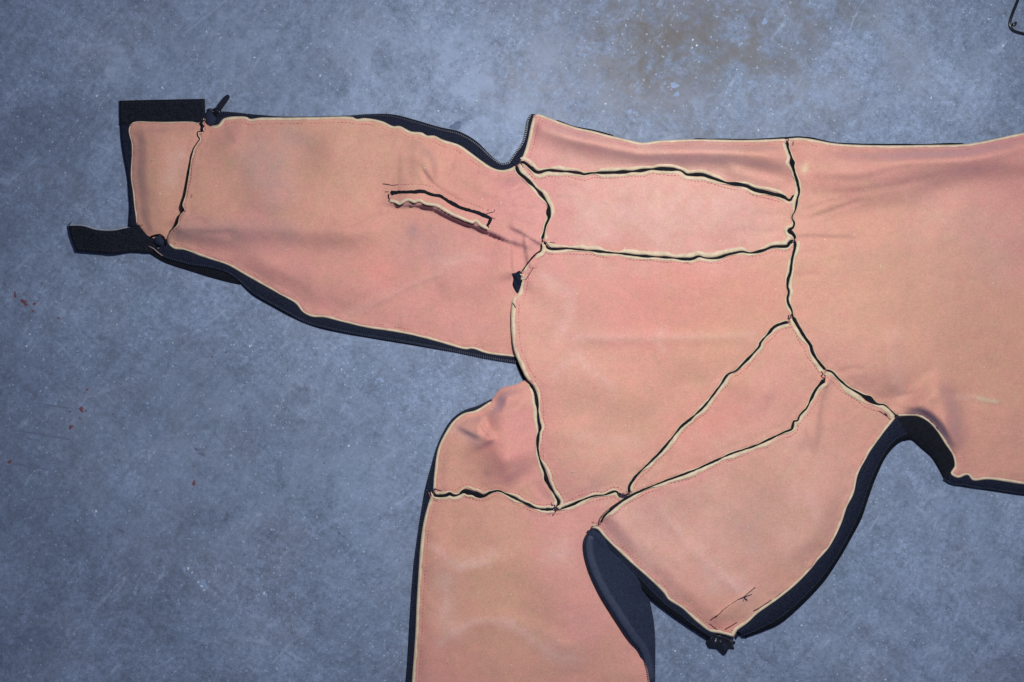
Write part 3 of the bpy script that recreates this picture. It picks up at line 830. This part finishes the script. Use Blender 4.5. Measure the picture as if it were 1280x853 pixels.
def hem(line, key, w, inside, stitch=True, par=None, z_add=0.0, fade=None, h=1.0):
    """cream raw edge of the lining along a free edge, inside = +1 when the cloth lies left of travel"""
    cen = CV(line, 1.8); s = arclen(cen)
    wob = vnoise(s, s * 0 + sum(map(ord, line)), 11, 3) * 1.6
    lo, hi = (-.6, w) if inside > 0 else (-w, .6)
    z = surf(offset(cen, inside * w * .5), key) + z_add - .7
    o = ribbon("hem_edge", cen, lo + (wob if inside < 0 else 0), hi + (wob if inside > 0 else 0), z, h, M_cream, par, 5, 2.2)
    if stitch:
        c2 = offset(cen, inside * (w + 3.2))
        dashes("stitch_line", c2, surf(c2, key) - .35, M_stitch, par, r=.40, fade=fade)

hem('SleeveTop', 'sleeve', 4.0, -1, par=P_['sleeve'], fade=.8)
hem('SleeveBot', 'sleeve', 3.2, 1, par=P_['sleeve'], fade=.5)
hem('CuffLeft', 'cuff', 1.6, -1, False, P_['cuff'], h=.6)
hem('CuffTop', 'cuff', 1.2, -1, False, P_['cuff'], h=.5)
hem('Aleft', 'strip', 5.5, -1, par=P_['strip'])
hem('Atop', 'strip', 3.2, -1, par=P_['strip'], fade=.9)
hem('Ftop', 'body', 3.4, -1, par=P_['body'], fade=.9)
hem('Flow', 'body', 4.0, 1, False, P_['body'])
hem('Eright', 'leg', 5.0, -1, False, P_['leg'])
hem('Eleft', 'leg', 4.6, 1, True, P_['leg'], fade=.9)
hem('Gleft', 'patch', 3.8, 1, False, P_['patch'])
hem('Hleft', 'lower', 5.0, 1, True, P_['lower'])
hem('Cleft', 'chest', 6.0, 1, True, P_['chest'])

# ------------------------------------------------------------------ zips
def zip_tape(inner, outer, zin, zout, crown=1.5, teeth='outer', tpos=1.0, mat=None, tooth=2.1, tuck=4.0, name="zip_tape", tz=.9, nseg=10, tsize=1.0):
    A = catmull(inner, 2.0) if not isinstance(inner, str) else CV(inner, 2.0)
    B = catmull(outer, 2.0)
    n = max(len(A), len(B))
    def rs(c):
        s = arclen(c); q = np.linspace(0, s[-1], n)
        return np.stack([np.interp(q, s, c[:, 0]), np.interp(q, s, c[:, 1])], 1)
    A, B = rs(A), rs(B)
    dirv = B - A; ln = np.maximum(np.linalg.norm(dirv, axis=1, keepdims=True), 1e-6)
    A2 = A - dirv / ln * tuck
    zin = np.broadcast_to(zin, n); zout = np.broadcast_to(zout, n)
    ss = arclen(B)
    rows = []
    for k in range(nseg + 1):
        t = k / nseg
        uv = A2 * (1 - t) + B * t
        z = zin * (1 - t) + zout * t + crown * math.sin(math.pi * min(1, t * 1.0)) + vnoise(uv[:, 0], uv[:, 1], 16, 4) * .9 * math.sin(math.pi * t)
        rows.append(Warr(uv, np.maximum(z, .5)))
    rows.append(Warr(B, np.full(n, .3)))                       # rolled down to the floor side
    pos = np.vstack(rows); fs = []
    for k in range(nseg + 1):
        for i in range(n - 1):
            fs.append((k * n + i, k * n + i + 1, (k + 1) * n + i + 1, (k + 1) * n + i))
    lim = tpos if teeth else .7
    fm = [0 if (k / nseg) < lim - .04 else 1 for k in range(nseg + 1) for i in range(n - 1)]
    o = mesh_obj(name, pos, fs, None, suit, [mat or M_zip, M_core], fm)
    if teeth:
        C = A2 * (1 - tpos) + B * tpos
        zc = zin * (1 - tpos) + zout * tpos + crown * math.sin(math.pi * tpos)
        add_teeth(C, zc + tz, o, tooth * 1.2, tsize * 1.15)
    return o

def add_teeth(C, zc, parent, pitch=2.1, size=1.0):
    s = arclen(C); V = []; F = []
    nn = normals(C)
    x = 0.0
    rr = random.Random(int(C[0][0]))
    while x < s[-1]:
        u, v, z = (np.interp(x, s, C[:, 0]), np.interp(x, s, C[:, 1]), np.interp(x, s, zc))
        nx, ny = np.interp(x, s, nn[:, 0]), np.interp(x, s, nn[:, 1])
        tx, ty = -ny, nx
        hw, hl, hh = .74 * size, 1.45 * size, .9 * size
        z += rr.uniform(-.12, .12)
        b = len(V)
        for dz in (-hh, hh):
            q = .75 if dz > 0 else 1
            for sa, sb in ((-1, -1), (1, -1), (1, 1), (-1, 1)):
                V.append(W(u + tx * hw * sa * q + nx * hl * sb * q, v + ty * hw * sa * q + ny * hl * sb * q, max(z + dz, .2)))
        for f in ((4, 5, 6, 7), (0, 1, 5, 4), (1, 2, 6, 5), (2, 3, 7, 6), (3, 0, 4, 7)):
            F.append(tuple(b + i for i in f))
        x += pitch
    o = mesh_obj("zip_teeth", V, F, M_teeth, parent, smooth=False)
    o["kind"] = "stuff"
    return o

# sleeve, upper edge: up to the closed notch then up the shoulder
top_in = [(264,158),(280,150),(308,149),(360,149.5),(400,149),(446,150.5),(478,154),(514,166.5),(553,177),(575,184),(587,192),(603,204),(616,211),(628,213),(638,210),(645,204)]
top_out = [(258,140),(282,139.7),(322.5,143.6),(354,146.2),(400,146.0),(438,144.4),(465,142.5),(491.6,143.3),(518,149.8),(549.4,159),(574.4,164.7),(596,177),(612,192.8),(624.4,203),(632,203.8),(640,200.6)]
zip_tape(top_in, top_out, 2.6, 2.0, 2.0, tpos=.86, tooth=2.0, tsize=.8)
zip_tape([(643,206),(651.6,199),(657.8,183),(662.5,162),(667.5,143)], [(637,202),(645,190),(653,179),(657.8,163.8),(660,149.7),(664,142.5)], 5.6, 4.5, 1.0, tpos=.95, tuck=3, tooth=2.0, tsize=.8)
# sleeve, lower edge
bot_in = [(205,304),(217.5,310),(230,311.5),(250,319),(283.4,330),(311.6,346),(347.5,366),(369.4,378.7),(378.8,389),(389.7,394.5),(405.3,396),(427,401),(460,409),(514.7,418),(547.5,426.5),(581.9,435.5),(610,441),(642.8,445),(660,447)]
bot_out = [(194,316),(206,324),(240,333),(262,335.5),(284,342),(299,353),(314.7,368),(341,383.5),(369.4,398.5),(394.4,408.5),(424,415.5),(460,421.9),(522.5,432.2),(577,441.5),(616,449.5),(646,454.3),(664,457)]
zip_tape(bot_in, bot_out, 2.0, 3.0, 2.0, tpos=.86, tooth=2.1)
zip_tape([(189,310),(205,322),(240,331),(265,336),(284,342),(299,352)], [(186,316.7),(205,328),(236.3,338.5),(262,346.5),(282,352),(300,356)], 2.6, 1.6, .8, teeth=None, tuck=5, mat=M_core)
# front left leg zip
zip_tape('Gleft', [(614.5,499),(598,506.9),(579.4,513.5),(565,524.0),(553.8,541.5),(545.6,561),(537.5,588),(531,613)], 2.4, 2.4, 1.2, tpos=.84, tooth=2.0, tsize=.85)
zip_tape('Hleft', [(531,613),(525.8,644.4),(519.5,688),(517.6,702),(513.2,757.8),(508.8,832.8),(506.5,860),(503,920),(500,1000)], 2.4, 2.4, 1.2, tpos=.84, tooth=2.0, tsize=.9)
zip_tape([(646,444),(654,462),(662,478)], [(644,452),(650,466),(656,476)], 4, 2, .8, teeth=None, tuck=2, mat=M_core)
# right leg piece: both edges
er_out = [(1137,548),(1123.8,553.0),(1109.7,567.5),(1095.6,595.6),(1086,622),(1077,648),(1066,669),(1050,697),(1030,726.5),(998.8,759.5),(974,780),(955,788.5),(940,794),(930,797)]
er_in = [(1121,521),(1113,531),(1101,546),(1085,569.5),(1072.5,592.5),(1066.5,618),(1058.5,633),(1050.5,657),(1036.5,684),(1021,701.5),(1013,712),(994.5,731.5),(972.5,749),(946,768),(934,780),(921,788)]
zip_tape(er_in, er_out, 7.0, 4.5, 3.2, tpos=.80, tooth=1.9, tz=.7, tsize=.75)
el_in = [(737.5,662),(746,663.5),(755,674),(786,704),(812.8,727.5),(828.4,743),(834.6,751.5),(851.8,762.5),(869,778.5),(886,791.5),(893,796)]
el_out = [(730,668),(738,670),(748,679),(774.7,703),(790,722),(810,745.5),(832.5,764.0),(852.8,778.6),(870,790.0),(882.5,798),(889,801)]
zip_tape(el_in, el_out, 8.8, 6.2, 2.2, tpos=.55, tooth=1.9, tz=.6, tsize=.7)
# back piece, lower edge: the arch and the run out of frame
zip_tape([(1121,522),(1134.7,521.5),(1147,522),(1159.7,528.5),(1170.6,539.5),(1181,556.5),(1190,571.5),(1191.5,583.8),(1187.5,592)], [(1130,551),(1138.6,549.8),(1150,559),(1164.4,572),(1172,583.8),(1176.5,592),(1180,599),(1182,602),(1184,603)], 7.0, 3.0, 3.0, teeth=None, mat=M_core)
zip_tape([(1183,594),(1188,593.5),(1197,599),(1209.7,595.5),(1216,602),(1236,601),(1280,607),(1350,613.5),(1450,619.5),(1560,623.5)], [(1179,600),(1186,604.8),(1205,608.5),(1236,613),(1280,619.4),(1350,626),(1450,632),(1560,636)], 6.0, 3.0, 1.6, tpos=.86, tooth=2.0, tsize=.8)

# thin dark rim of the layer below, showing past the upper edges
def rim(name, pts, w, z, mat=M_core):
    c = catmull(pts, 2.0); s = arclen(c)
    wv = w * (1 + vnoise(s, s * 0, 13, 5) * .9)
    return ribbon(name, c, -wv * .5, wv * .5, np.full(len(c), z), 1.0, mat, suit, 4, 2.0)
rim("back_layer_edge", [(695,150.5),(720,159.3),(740.6,163.3),(767,169.8)], 2.2, 3.5)
rim("back_layer_edge", [(867.5,174.2),(936,175.0),(983.4,173),(999,172),(1014.7,173.7),(1041,178.7),(1069,180.7),(1113,181.5),(1160,181),(1205,180)], 2.6, 3.5)

# ------------------------------------------------------------------ folded-back leg end: navy outer face
Kl = [(741,662),(732.5,668.4),(729,678),(730,695),(737,718.4),(748,741),(759,759),(785.6,799.7),(796.6,813.8),(804.4,835.6),(808,853),(812,900)]
Kr = [(812,900),(819,895),(819,853),(819,798),(817,775),(812,749),(811,738),(800,722),(770,690),(750,668),(741,662)]
kl_c = catmull(Kl, 4.0)
def kz(q):
    d = seg_dist(q, kl_c)
    e = np.exp(-(d / 20) ** 2)
    dr = seg_dist(q, catmull([(819,900),(819,798),(817,775),(812,749)], 6))
    z = 9.5 + 5.5 * e
    k = sstep(dr / 40)
    return 4.0 + (z - 4.0) * k
panel("turned_back_leg_end", clean_loop([catmull(Kl, 3), catmull(Kr, 3)]), 'flap', suit, mat=M_navy, zfun=kz, dyed=False, top_round=2.0, thick=4)["label"] = "navy outer face of the folded leg end"
kc = offset(kl_c, 0)
side_k = catmull([(736,668),(733,678),(734,694),(741,716.5),(752,739),(763,757),(789.6,797.7),(800.5,811.8),(808,834),(811,853)], 2.0)
flap = [o for o in suit.children if o.name == "turned_back_leg_end"][0]
M_navy_tape_lit = mat_plain('lit_navy_tape', (.015, .022, .045), (.026, .036, .070), 200, .7, .0004, .3, .0, 900)  # lighter navy: light on the facing tape band put into its colour
ribbon("zip_tape", side_k, -2.6, 9.0, kz(offset(side_k, 3)) - .1, 1.6, M_navy_tape_lit, flap, 8)
add_teeth(offset(side_k, -.6), kz(offset(side_k, -.6)) + 1.6, flap, 2.2, .75)

# ------------------------------------------------------------------ pocket slit in the sleeve
slit_up = [(486.4,242.5),(496.6,240.8),(510.6,240.3),(529.4,240),(537,243),(551,246.6),(563.8,254.4),(579.4,261.4),(595,266),(606,270.2),(613,273.7),(611,279),(609,282.5),(612,286.4)]
o = seam(slit_up, 'sleeve', 'sleeve', 0, 0, 5.6, jag=.9, hz=1.4)
o.name = "pocket_slit"
slit_lo = [(484.8,252.8),(493.4,254.4),(499,257.2),(509.8,252),(517.7,254.7),(524,252.8),(531,256.7),(545,259),(556,265.3),(571.6,273),(591.9,280),(594,277.8),(599.7,283.3),(610.6,288.8)]
c = catmull(slit_lo, 1.5)
zz = surf(offset(c, 3), 'sleeve')
o2 = ribbon("pocket_edge", c, .2, 4.6, zz, 1.5, M_cream, suit, 6)
ribbon("edge_lining", c, -1.3, .6, zz + .2, .6, M_core, o2, 5, 6.0)
ribbon("edge_lining", catmull([(486.4,241),(485.5,247),(487,250),(484.5,253.5)], 1.2), -1.3, 1.3, surf(np.array([(486,246)]), 'sleeve')[0], 1.0, M_core, o2, 4)
su = catmull([(488,231.5),(507.5,230.6),(524.7,230.6),(541.9,233.8),(557.5,241.9),(579.4,251),(606,261)], 1.6)
dashes("stitch_line", su, surf(su, 'sleeve') - .1, M_stitch, o2, .45)

def thread(pts, key, r=.45, mat=None, lift=.5, name="loose_thread"):
    c = catmull(pts, 1.2); z = surf(c, key) + lift
    rr = r * (1 + vnoise(np.arange(len(c)), np.arange(len(c)) * 0, 4, 3) * .9)
    return tube(name, [(p[0], p[1], q) for p, q in zip(c, z)], rr, mat or M_dark_thread, suit, 5)
S_ = 'sleeve'
thread([(478.6,230),(484,230.6),(490,231.9),(498,231)], S_, .55)
thread([(481,240),(486,240)], S_, .4); thread([(607.5,267.5),(613,266),(618,264.5),(618.5,262)], S_, .45)
thread([(609.5,262.6),(610,263.4),(610.5,263)], S_, .8)
thread([(611,272),(616,272.5),(619,274)], S_, .35)
# leg: patch stitched over in dark thread
thread([(888,775.5),(893,771.8),(898,768.5),(903.4,763)], 'leg', .55); thread([(894,771.5),(896,770)], 'leg', .9)
thread([(903.4,763),(912,756.5),(922,750)], 'leg', .3); thread([(922,750),(930,746),(936,741),(944,734.4)], 'leg', .5)
thread([(926,748.5),(932,746),(940,743)], 'leg', .6); thread([(930,746),(932,749),(934,750.5)], 'leg', .9); thread([(929,752),(930.5,748)], 'leg', .35)
thread([(905.8,787.5),(913,783),(921.4,778)], 'leg', .5); thread([(941.7,764),(947,761.5),(955,756.5),(964.4,750)], 'leg', .6)
thread([(887,779.7),(892,784),(897,787.5)], 'leg', .4)
# back tacks where seams meet
thread([(691,631),(690,634),(694,640),(690.6,645)], 'lower', .6); thread([(689,628),(690,635.6)], 'patch', .4); thread([(692,634),(696,638)], 'chest', 1.4); thread([(693,631),(694.5,640)], 'chest', .9)
thread([(772,617),(775,621),(779,617),(778,622),(783,620),(785,617)], 'chest', 1.3)
thread([(986,394),(985.5,399),(988,397),(989.5,392),(991,396)], 'chest', .8)
thread([(1026,464),(1029,468),(1026,470),(1031,473),(1034,468),(1031,466)], 'gusset', .6)
thread([(984,288),(990,292),(995,297),(998,290)], 'side', .7); thread([(993,296),(994,301),(989,305)], 'side', 1.0)
thread([(1121,518),(1122,521),(1117,526),(1119,528)], 'leg', .7); thread([(1123,522),(1127,523)], 'body', .4)
thread([(1099,514),(1104,517.5),(1109,521),(1113,525)], 'leg', .45); thread([(1106,517),(1109,520)], 'leg', .9)
thread([(981,180),(984,178),(986,174)], 'strip', .45); thread([(991,182),(991.5,177)], 'body', .6)
thread([(646,209),(648,205),(651,204),(653,208)], 'side', .5); thread([(649,201),(652,206),(654,210)], 'side', .4)
thread([(681,303),(686,303),(694,303.5)], 'side', .4); thread([(683,304),(689,310)], 'side', .4)
thread([(545,611),(542,614),(543,620)], 'patch', .7); thread([(543,611),(552,614)], 'patch', .5)
thread([(739,663),(739.5,658.5),(747,657.5)], 'leg', .4)
thread([(748.5,657),(750,648),(757,640),(770,630),(776,626)], 'leg', .6)
thread([(657,350),(661,344),(668,333)], 'chest', .5); thread([(641,379),(643,382),(644.5,385)], 'chest', .7)
thread([(175,283),(178,281)], 'cuff', .4)
thread([(230,262),(231,265)], 'sleeve', .4); thread([(240,243),(239,247)], 'sleeve', .7, M_stitch)

# dark torn tab at the armhole
def crumple(name, outline, z0, h, mat, seed=1, key=None):
    loop = catmull(outline + [outline[0]], 1.6)[:-1]
    def zf(q):
        d = seg_dist(q, loop, closed=True)
        base = surf(q, key) if key else np.zeros(len(q))
        return base + z0 + h * (1 - np.exp(-(d / 3.0) ** 2)) * (.75 + 1.1 * vnoise(q[:, 0], q[:, 1], 6, seed))
    return panel(name, loop, 'x', suit, grid=1.4, thick=3, mat=mat, zfun=zf, dyed=False, top_round=.4)
crumple("torn_tab", [(640,342),(645,341),(649,338.5),(652,341),(650,345),(653,348),(657,350),(654,354),(651,358),(649,364),(647,367),(644,363),(641,355),(642,349)], 2.0, 4.5, M_zip, 2, 'sleeve')
thread([(650,343),(655,346),(651,349),(656,349)], 'chest', .9, M_cream)
# heavy zip stop at the end of the leg piece
crumple("zip_end_stop", [(882.3,803),(884,797),(889.4,793),(901.9,794.5),(914,800),(919.8,803),(916,806),(918,811),(911,810.5),(909,815),(905,818.8),(900,815),(896,811),(886,809.4)], 1.5, 10.0, M_gloss, 3)
crumple("zip_end_stop", [(917,792),(922,788),(930,785),(936,784),(940,790),(932,797.5),(929,794),(923,794.5),(920,799)], 3.5, 4.0, M_zip, 4)

# ------------------------------------------------------------------ cuff: hook tapes, binding, slider
def zlin(z):
    return lambda q: np.full(len(q), float(z)) + vnoise(q[:, 0], q[:, 1], 25, 3) * 1.5
panel("hook_tape", clean_loop([catmull([(149.5,126),(200,124.8),(256,123.8)]), catmull([(256,123.8),(257,154)]), catmull([(257,155),(205,155.5),(149.8,156)]), catmull([(149.8,156),(149.5,126)])]), 'x', suit, mat=M_velcro, zfun=zlin(4.2), dyed=False, top_round=.6, thick=3)["label"] = "black hook tape along the cuff top"
panel("cuff_binding", clean_loop([catmull([(150,150),(152,180),(156.6,207),(159.7,225.6),(160.7,242.8),(161.8,256.6),(160.5,283)]), catmull([(160.5,283),(174,283)]), catmull([(174,283),(172,240),(170,200),(169,160),(168,150)])]), 'x', suit, mat=M_zip, zfun=zlin(3.4), dyed=False, top_round=.8, thick=2.6)
def strapz(q):
    return 6.5 + 3.0 * np.sin((q[:, 0] - 85) / 30) + vnoise(q[:, 0], q[:, 1], 20, 3) * 2
strap = panel("cuff_strap", clean_loop([catmull([(85.5,282.5),(103.4,283),(120.6,287.8),(142.5,288.6),(160,285),(167.5,283),(173.8,280.8)]), catmull([(173.8,280.8),(178.4,287.8),(186,295.6),(194,297),(199,306)]), catmull([(199,306),(192,315),(186,316.7),(164.4,315),(142.5,317.5),(119,316),(95.6,314.4)]), catmull([(95.6,314.4),(89.4,298.8),(85.5,282.5)])]), 'x', suit, mat=M_velcro, zfun=strapz, dyed=False, top_round=.8, thick=5)
strap["label"] = "black fastening strap sticking out from the cuff"
se = catmull([(85,282),(103.4,282),(120.6,286.8),(142.5,287.6),(160,284)], 2.0)
ribbon("fray", se, -.7, .7, strapz(se) - 1.2, .5, mat_plain("grey_foam_edge", (.22, .24, .26), (.34, .36, .38), 200, .9), strap, 4)
tube("loose_thread", [(86,282,7), (88,279,8), (90,277,8)], .4, M_dark_thread, strap, 5)
# slider body and pull of the upper zip
def lump(name, u, v, rx, ry, z0, h, mat, parent, rot=0.0, n=20, m=8, p=2.2):
    V = []; F = []
    for j in range(m + 1):
        t = j / m * math.pi / 2
        rr = math.cos(t) ** (2 / p); zz = math.sin(t) ** (2 / p)
        for i in range(n):
            a = 2 * math.pi * i / n
            x = math.copysign(abs(math.cos(a)) ** (2 / p), math.cos(a)) * rx * rr
            y = math.copysign(abs(math.sin(a)) ** (2 / p), math.sin(a)) * ry * rr
            V.append(W(u + x * math.cos(rot) - y * math.sin(rot), v + x * math.sin(rot) + y * math.cos(rot), z0 + h * zz))
    for j in range(m):
        for i in range(n):
            F.append((j * n + i, j * n + (i + 1) % n, (j + 1) * n + (i + 1) % n, (j + 1) * n + i))
    # sides go down to the base
    return mesh_obj(name, V, F, mat, parent)
slider = lump("zip_slider", 263, 147.5, 7.5, 10.5, 1.0, 9.0, M_navy, suit, .2)
lump("slider_bridge", 271.5, 138.5, 6.0, 4.6, 3.0, 9.0, M_metal, slider, -.75)
lump("slider_cap", 263, 137.5, 4.0, 2.2, 3.0, 5.5, M_teeth, slider, .05)
# pull tab: flat tongue with a hole
def pull_tab(u0, v0, u1, v1, w, z0, z1, hole):
    ax = np.array([u1 - u0, v1 - v0], float); ln = np.linalg.norm(ax); ax /= ln; px = np.array([ax[1], -ax[0]])
    n = 28
    outer = []; inner = []
    for i in range(n):
        a = 2 * math.pi * i / n
        ca, sa = math.cos(a), math.sin(a)
        x = ln / 2 + math.copysign(abs(ca) ** .45, ca) * ln / 2; y = math.copysign(abs(sa) ** .8, sa) * w / 2
        outer.append((x, y))
        inner.append((ln * .80 + ca * hole * 1.5, sa * hole))
    V = []; F = []
    for lst, dz in ((outer, 0), (inner, 0), (inner, -1.6), (outer, -1.6)):
        for x, y in lst:
            p = np.array([u0, v0]) + ax * x + px * y
            V.append(W(p[0], p[1], z0 + (z1 - z0) * x / ln + dz))
    for r in range(4):
        for i in range(n):
            j = (i + 1) % n; q = (r + 1) % 4
            F.append((r * n + i, r * n + j, q * n + j, q * n + i))
    return mesh_obj("pull_tab", V, F, M_metal, slider, smooth=False)
pull_tab(270, 141, 286, 119, 7.0, 11, 7, 1.1)
tube("slider_ring", [(270 + 4.2 * math.cos(a) , 140 + 4.2 * math.sin(a), 10 + 2 * math.cos(a)) for a in np.linspace(0, 6.283, 18)[:-1]], 1.1, M_metal, slider, 6, True)
tube("cuff_cord", [(254,150,8),(251.5,154,8.5),(253.5,158,8),(252,162,8),(253.5,165,7.5)], 1.7, M_core, slider, 6)
# lower slider at the strap end
lo_sl = lump("zip_slider", 199, 301.5, 7.5, 6.5, 2.0, 10.0, M_navy, suit, .5)
tube("garage_loop", [(189,296,7),(195,294,9.5),(200,293.5,10.5),(204.5,296.5,10.5),(206.5,301,9),(208,306,7)], 1.1, M_core, lo_sl, 6)
tube("slider_edge", [(186,308,7),(192,311,7.5),(197,315.5,7),(203,320,5.5)], .8, mat_plain("tan_piping", (.16, .12, .11), (.25, .19, .17), 200, .7), lo_sl, 6)

# ------------------------------------------------------------------ wire loop at the frame's far corner
wire = bpy.data.objects.new("wire_loop", None)
col.objects.link(wire)
wire["label"] = "thin dark wire loop with rounded corner lying on bare concrete apart from the wetsuit"
wire["category"] = "wire"
loop_pts = [(1274,-4),(1270,6),(1266,16),(1262.5,27),(1262.6,33),(1266,38),(1272,40.5),(1281,42.8),(1294,45),(1308,45),(1317,40),(1322,28),(1322,10),(1316,-6),(1302,-13),(1286,-12)]
lc = catmull(loop_pts + [loop_pts[0]], 2.5)[:-1]
o = tube("rim", [(p[0], p[1], 2.4 + .8 * math.sin(i * .2)) for i, p in enumerate(lc)], 1.9, M_metal, wire, 8, True)
tube("catch", [(1265.5,30,2.2),(1267,32,3),(1269,30.5,3.6),(1270,28,3.6)], 1.5, M_metal, wire, 8)

# ------------------------------------------------------------------ paint spots on the floor
for (u, v, rx, ry, rot) in [(102,512,4.2,3.6,.3),(88.5,534,3.4,3.2,0),(30,378,6.5,3.4,.5),(19,369,2.5,4,0),(43,380,2.4,2.4,0),(41,389,1.8,1.5,0),(73,397.5,1.8,1.8,0),(12,577.5,3,3,0),(109,487,2.2,1.8,0),(100,523,1.6,1.4,0),(141.5,518,1.2,1.4,0),(87.5,514.5,1.8,1.2,0),(242.5,604,2.2,5.2,.25),(265,446,1.3,1.3,0),(150,480,1.2,1.0,0),(107,513.5,1.8,1.4,0)]:
    blob("red_paint_spot", u, v, rx * .8, ry * .8, M_red, floor, rot, .25, 12, 3, .5)
for (u, v, rx, ry, rot) in [(843,107,7,5,-.3),(787,140,5,3,-.5),(768,147,2.5,2,0),(670,119,3,2.5,0),(956,27,5,5,0),(925,56,3.2,2.6,0),(938,103,6,2.5,-.2),(846,118,4,5,.2)]:
    blob("pale_paint_spot", u, v, rx * .75, ry * .75, M_bluep, floor, rot, .2, 12, 5, .5)
blob("dark_residue", 570, 157.5, 7.5, 5, M_darkp, floor, .1, .3, 14, 5, .5)
for (u, v, r) in [(121,120,1.8),(203,110,1.9),(757,130,1.7),(948,163,1.6),(548,139,1.5),(866,50,1.6),(871,57,2.0),(865,60,1.4),(921,87,1.3),(139,389,1.4),(146,406,1.2),(312,433,1.7),(314,432,1.4),(33,433,1.6),(37,418,1.5),(216,429,1.2),(596,126,1.3),(1239,6,1.2),(1236,24,1.6),(1254,57,2.0),(929,803,1.3),(844,814,1.6),(890,823,1.2),(1002,782,1.4),(958,773,1.3),(1022,796,1.1),(944,803,1.2),(1104,612,1.2),(1095,628,1.1),(252,733,2.5),(255,738,1.8),(248,728,1.6),(120,639,2.0),(235,711,2.4),(240,716,1.6),(427,462,1.4),(455,690,1.3),(400,95,1.5),(384,60,1.2),(258,40,1.4),(275,48,1.3),(318,72,1.5),(1240,620,1.3),(1180,700,1.1),(80,700,1.3),(330,742,2.2)]:
    blob("white_paint_fleck", u, v, r * .8, r * .62, M_whitep, floor, u * .7, .25, 9, 9, .5)

# ------------------------------------------------------------------ grit on the floor, lint on the lining, tape stitching
rg = random.Random(21)
V = []; F = []
for i in range(650):
    u, v = rg.uniform(-40, 1320), rg.uniform(-40, 900)
    r = rg.choice((.35, .45, .6, .6, .9)); b = len(V)
    for k in range(5):
        a = k * 1.2566 + rg.uniform(-.4, .4); q = r * rg.uniform(.6, 1.3)
        V.append(W(u + q * math.cos(a), v + q * math.sin(a), .05))
    V.append(W(u + rg.uniform(-.2, .2), v + rg.uniform(-.2, .2), r * 1.1))
    for k in range(5):
        F.append((b + (k + 1) % 5, b + k, b + 5))
M_grit = mat_plain("sand_grit", (.06, .075, .11), (.40, .43, .48), 30, .8, .0003)
g = mesh_obj("grit", V, F, M_grit, floor, smooth=False)
g["kind"] = "stuff"
M_lint = mat_plain("pale_lint", (.50, .42, .36), (.66, .58, .50), 50, .95, .0002)
for (u, v, key) in [(420,230,'sleeve'),(350,260,'sleeve'),(362,312,'sleeve'),(500,395,'sleeve'),(760,255,'side'),(840,360,'chest'),(790,520,'chest'),(720,590,'chest'),(1100,330,'body'),(1180,280,'body'),(1060,450,'body'),(1230,420,'body'),(980,600,'leg'),(860,640,'leg'),(900,700,'leg'),(560,580,'patch'),(600,740,'lower'),(560,830,'lower'),(680,700,'lower'),(700,800,'lower'),(195,200,'cuff')]:
    a = rg.uniform(0, 6.28); pts = [(u, v)]
    for k in range(3):
        a += rg.uniform(-.9, .9); pts.append((pts[-1][0] + 2.2 * math.cos(a), pts[-1][1] + 2.2 * math.sin(a)))
    thread(pts, key, .26, M_lint, .5, "lint_fibre")
M_tape_stitch = mat_plain("grey_tape_stitch", (.008, .010, .016), (.018, .022, .032), 300, .8, .0002)
hook = [o for o in suit.children if o.name == "hook_tape"][0]
for pts in ([(152.5,129),(253.5,127)], [(253.5,127),(254,151)], [(152.5,129),(152.8,150)]):
    c = catmull(pts, 2.0)
    dashes("stitch_line", c, zlin(4.2)(c) + .15, M_tape_stitch, hook, .4, 3.0, 1.6)
for pts in ([(90,286),(103.4,286.5),(120.6,291),(142.5,291.8),(168,286.5)], [(98,310.5),(119,312.3),(142.5,313.8),(164.4,311.3),(184,312)], [(90,286),(93,299),(98,310.5)]):
    c = catmull(pts, 2.0)
    dashes("stitch_line", c, strapz(c) + .15, M_tape_stitch, strap, .4, 3.0, 1.6)
# frayed pile along the cut ends of the tapes
for (u0, v0, u1, v1, z, par) in ((256,124,256.6,153,4.0,hook), (85.6,283,95,313,6.0,strap), (150,126,256,124,3.8,hook)):
    V = []; F = []
    n = int(math.hypot(u1 - u0, v1 - v0) / .9)
    for i in range(n):
        t = rg.random(); a = rg.uniform(0, 6.28); ln = rg.uniform(.6, 1.8)
        u, v = u0 + (u1 - u0) * t, v0 + (v1 - v0) * t
        b = len(V)
        V += [W(u - .18, v, z), W(u + .18, v + .1, z), W(u + ln * math.cos(a), v + ln * math.sin(a), z + rg.uniform(-1, .6))]
        F.append((b, b + 1, b + 2))
    fr = mesh_obj("fray", V, F, M_velcro, par, smooth=False); fr["kind"] = "stuff"

for (u, v, rx, ry, rot) in [(70,508,17,1.3,.12),(62,545,26,1.6,.20),(30,540,14,1.0,.15),(30,582,24,1.5,.18),(252,568,6,1.6,.35),(246,562,4,1.2,.6),(150,663,7,2.0,.5),(195,614,2.2,1.0,0),(296,612,1.5,1.0,.6),(424,667,1.6,2.2,0),(405,579,1.5,1.0,.4),(305,694,2.2,1.0,-.6),(27,768,2.4,1.0,0),(98,721,1.2,1.4,0)]:
    blob("dark_residue", u, v, rx, ry, M_streak if rx > 5 else M_darkp, floor, rot, .06, 18, 11, .35)
for (u, v, rx, ry, rot) in [(119,642,3.6,4.0,.3),(254,731,8,6,.2),(230,712,4,3,.5),(322,725,2.4,3.6,0),(332,743,2.2,6,.1),(271,732,2.2,2,0),(318,750,1.6,1.8,0),(236,674,5.5,.8,.05),(100,506,2.2,1.6,0),(106,536,2,2.2,0),(427,464,1.6,4,.5),(475,475,6,3.5,.1),(488,488,2,2.6,0)]:
    blob("pale_paint_spot", u, v, rx * .8, ry * .8, M_bluep, floor, rot, .15, 14, 17, .6)
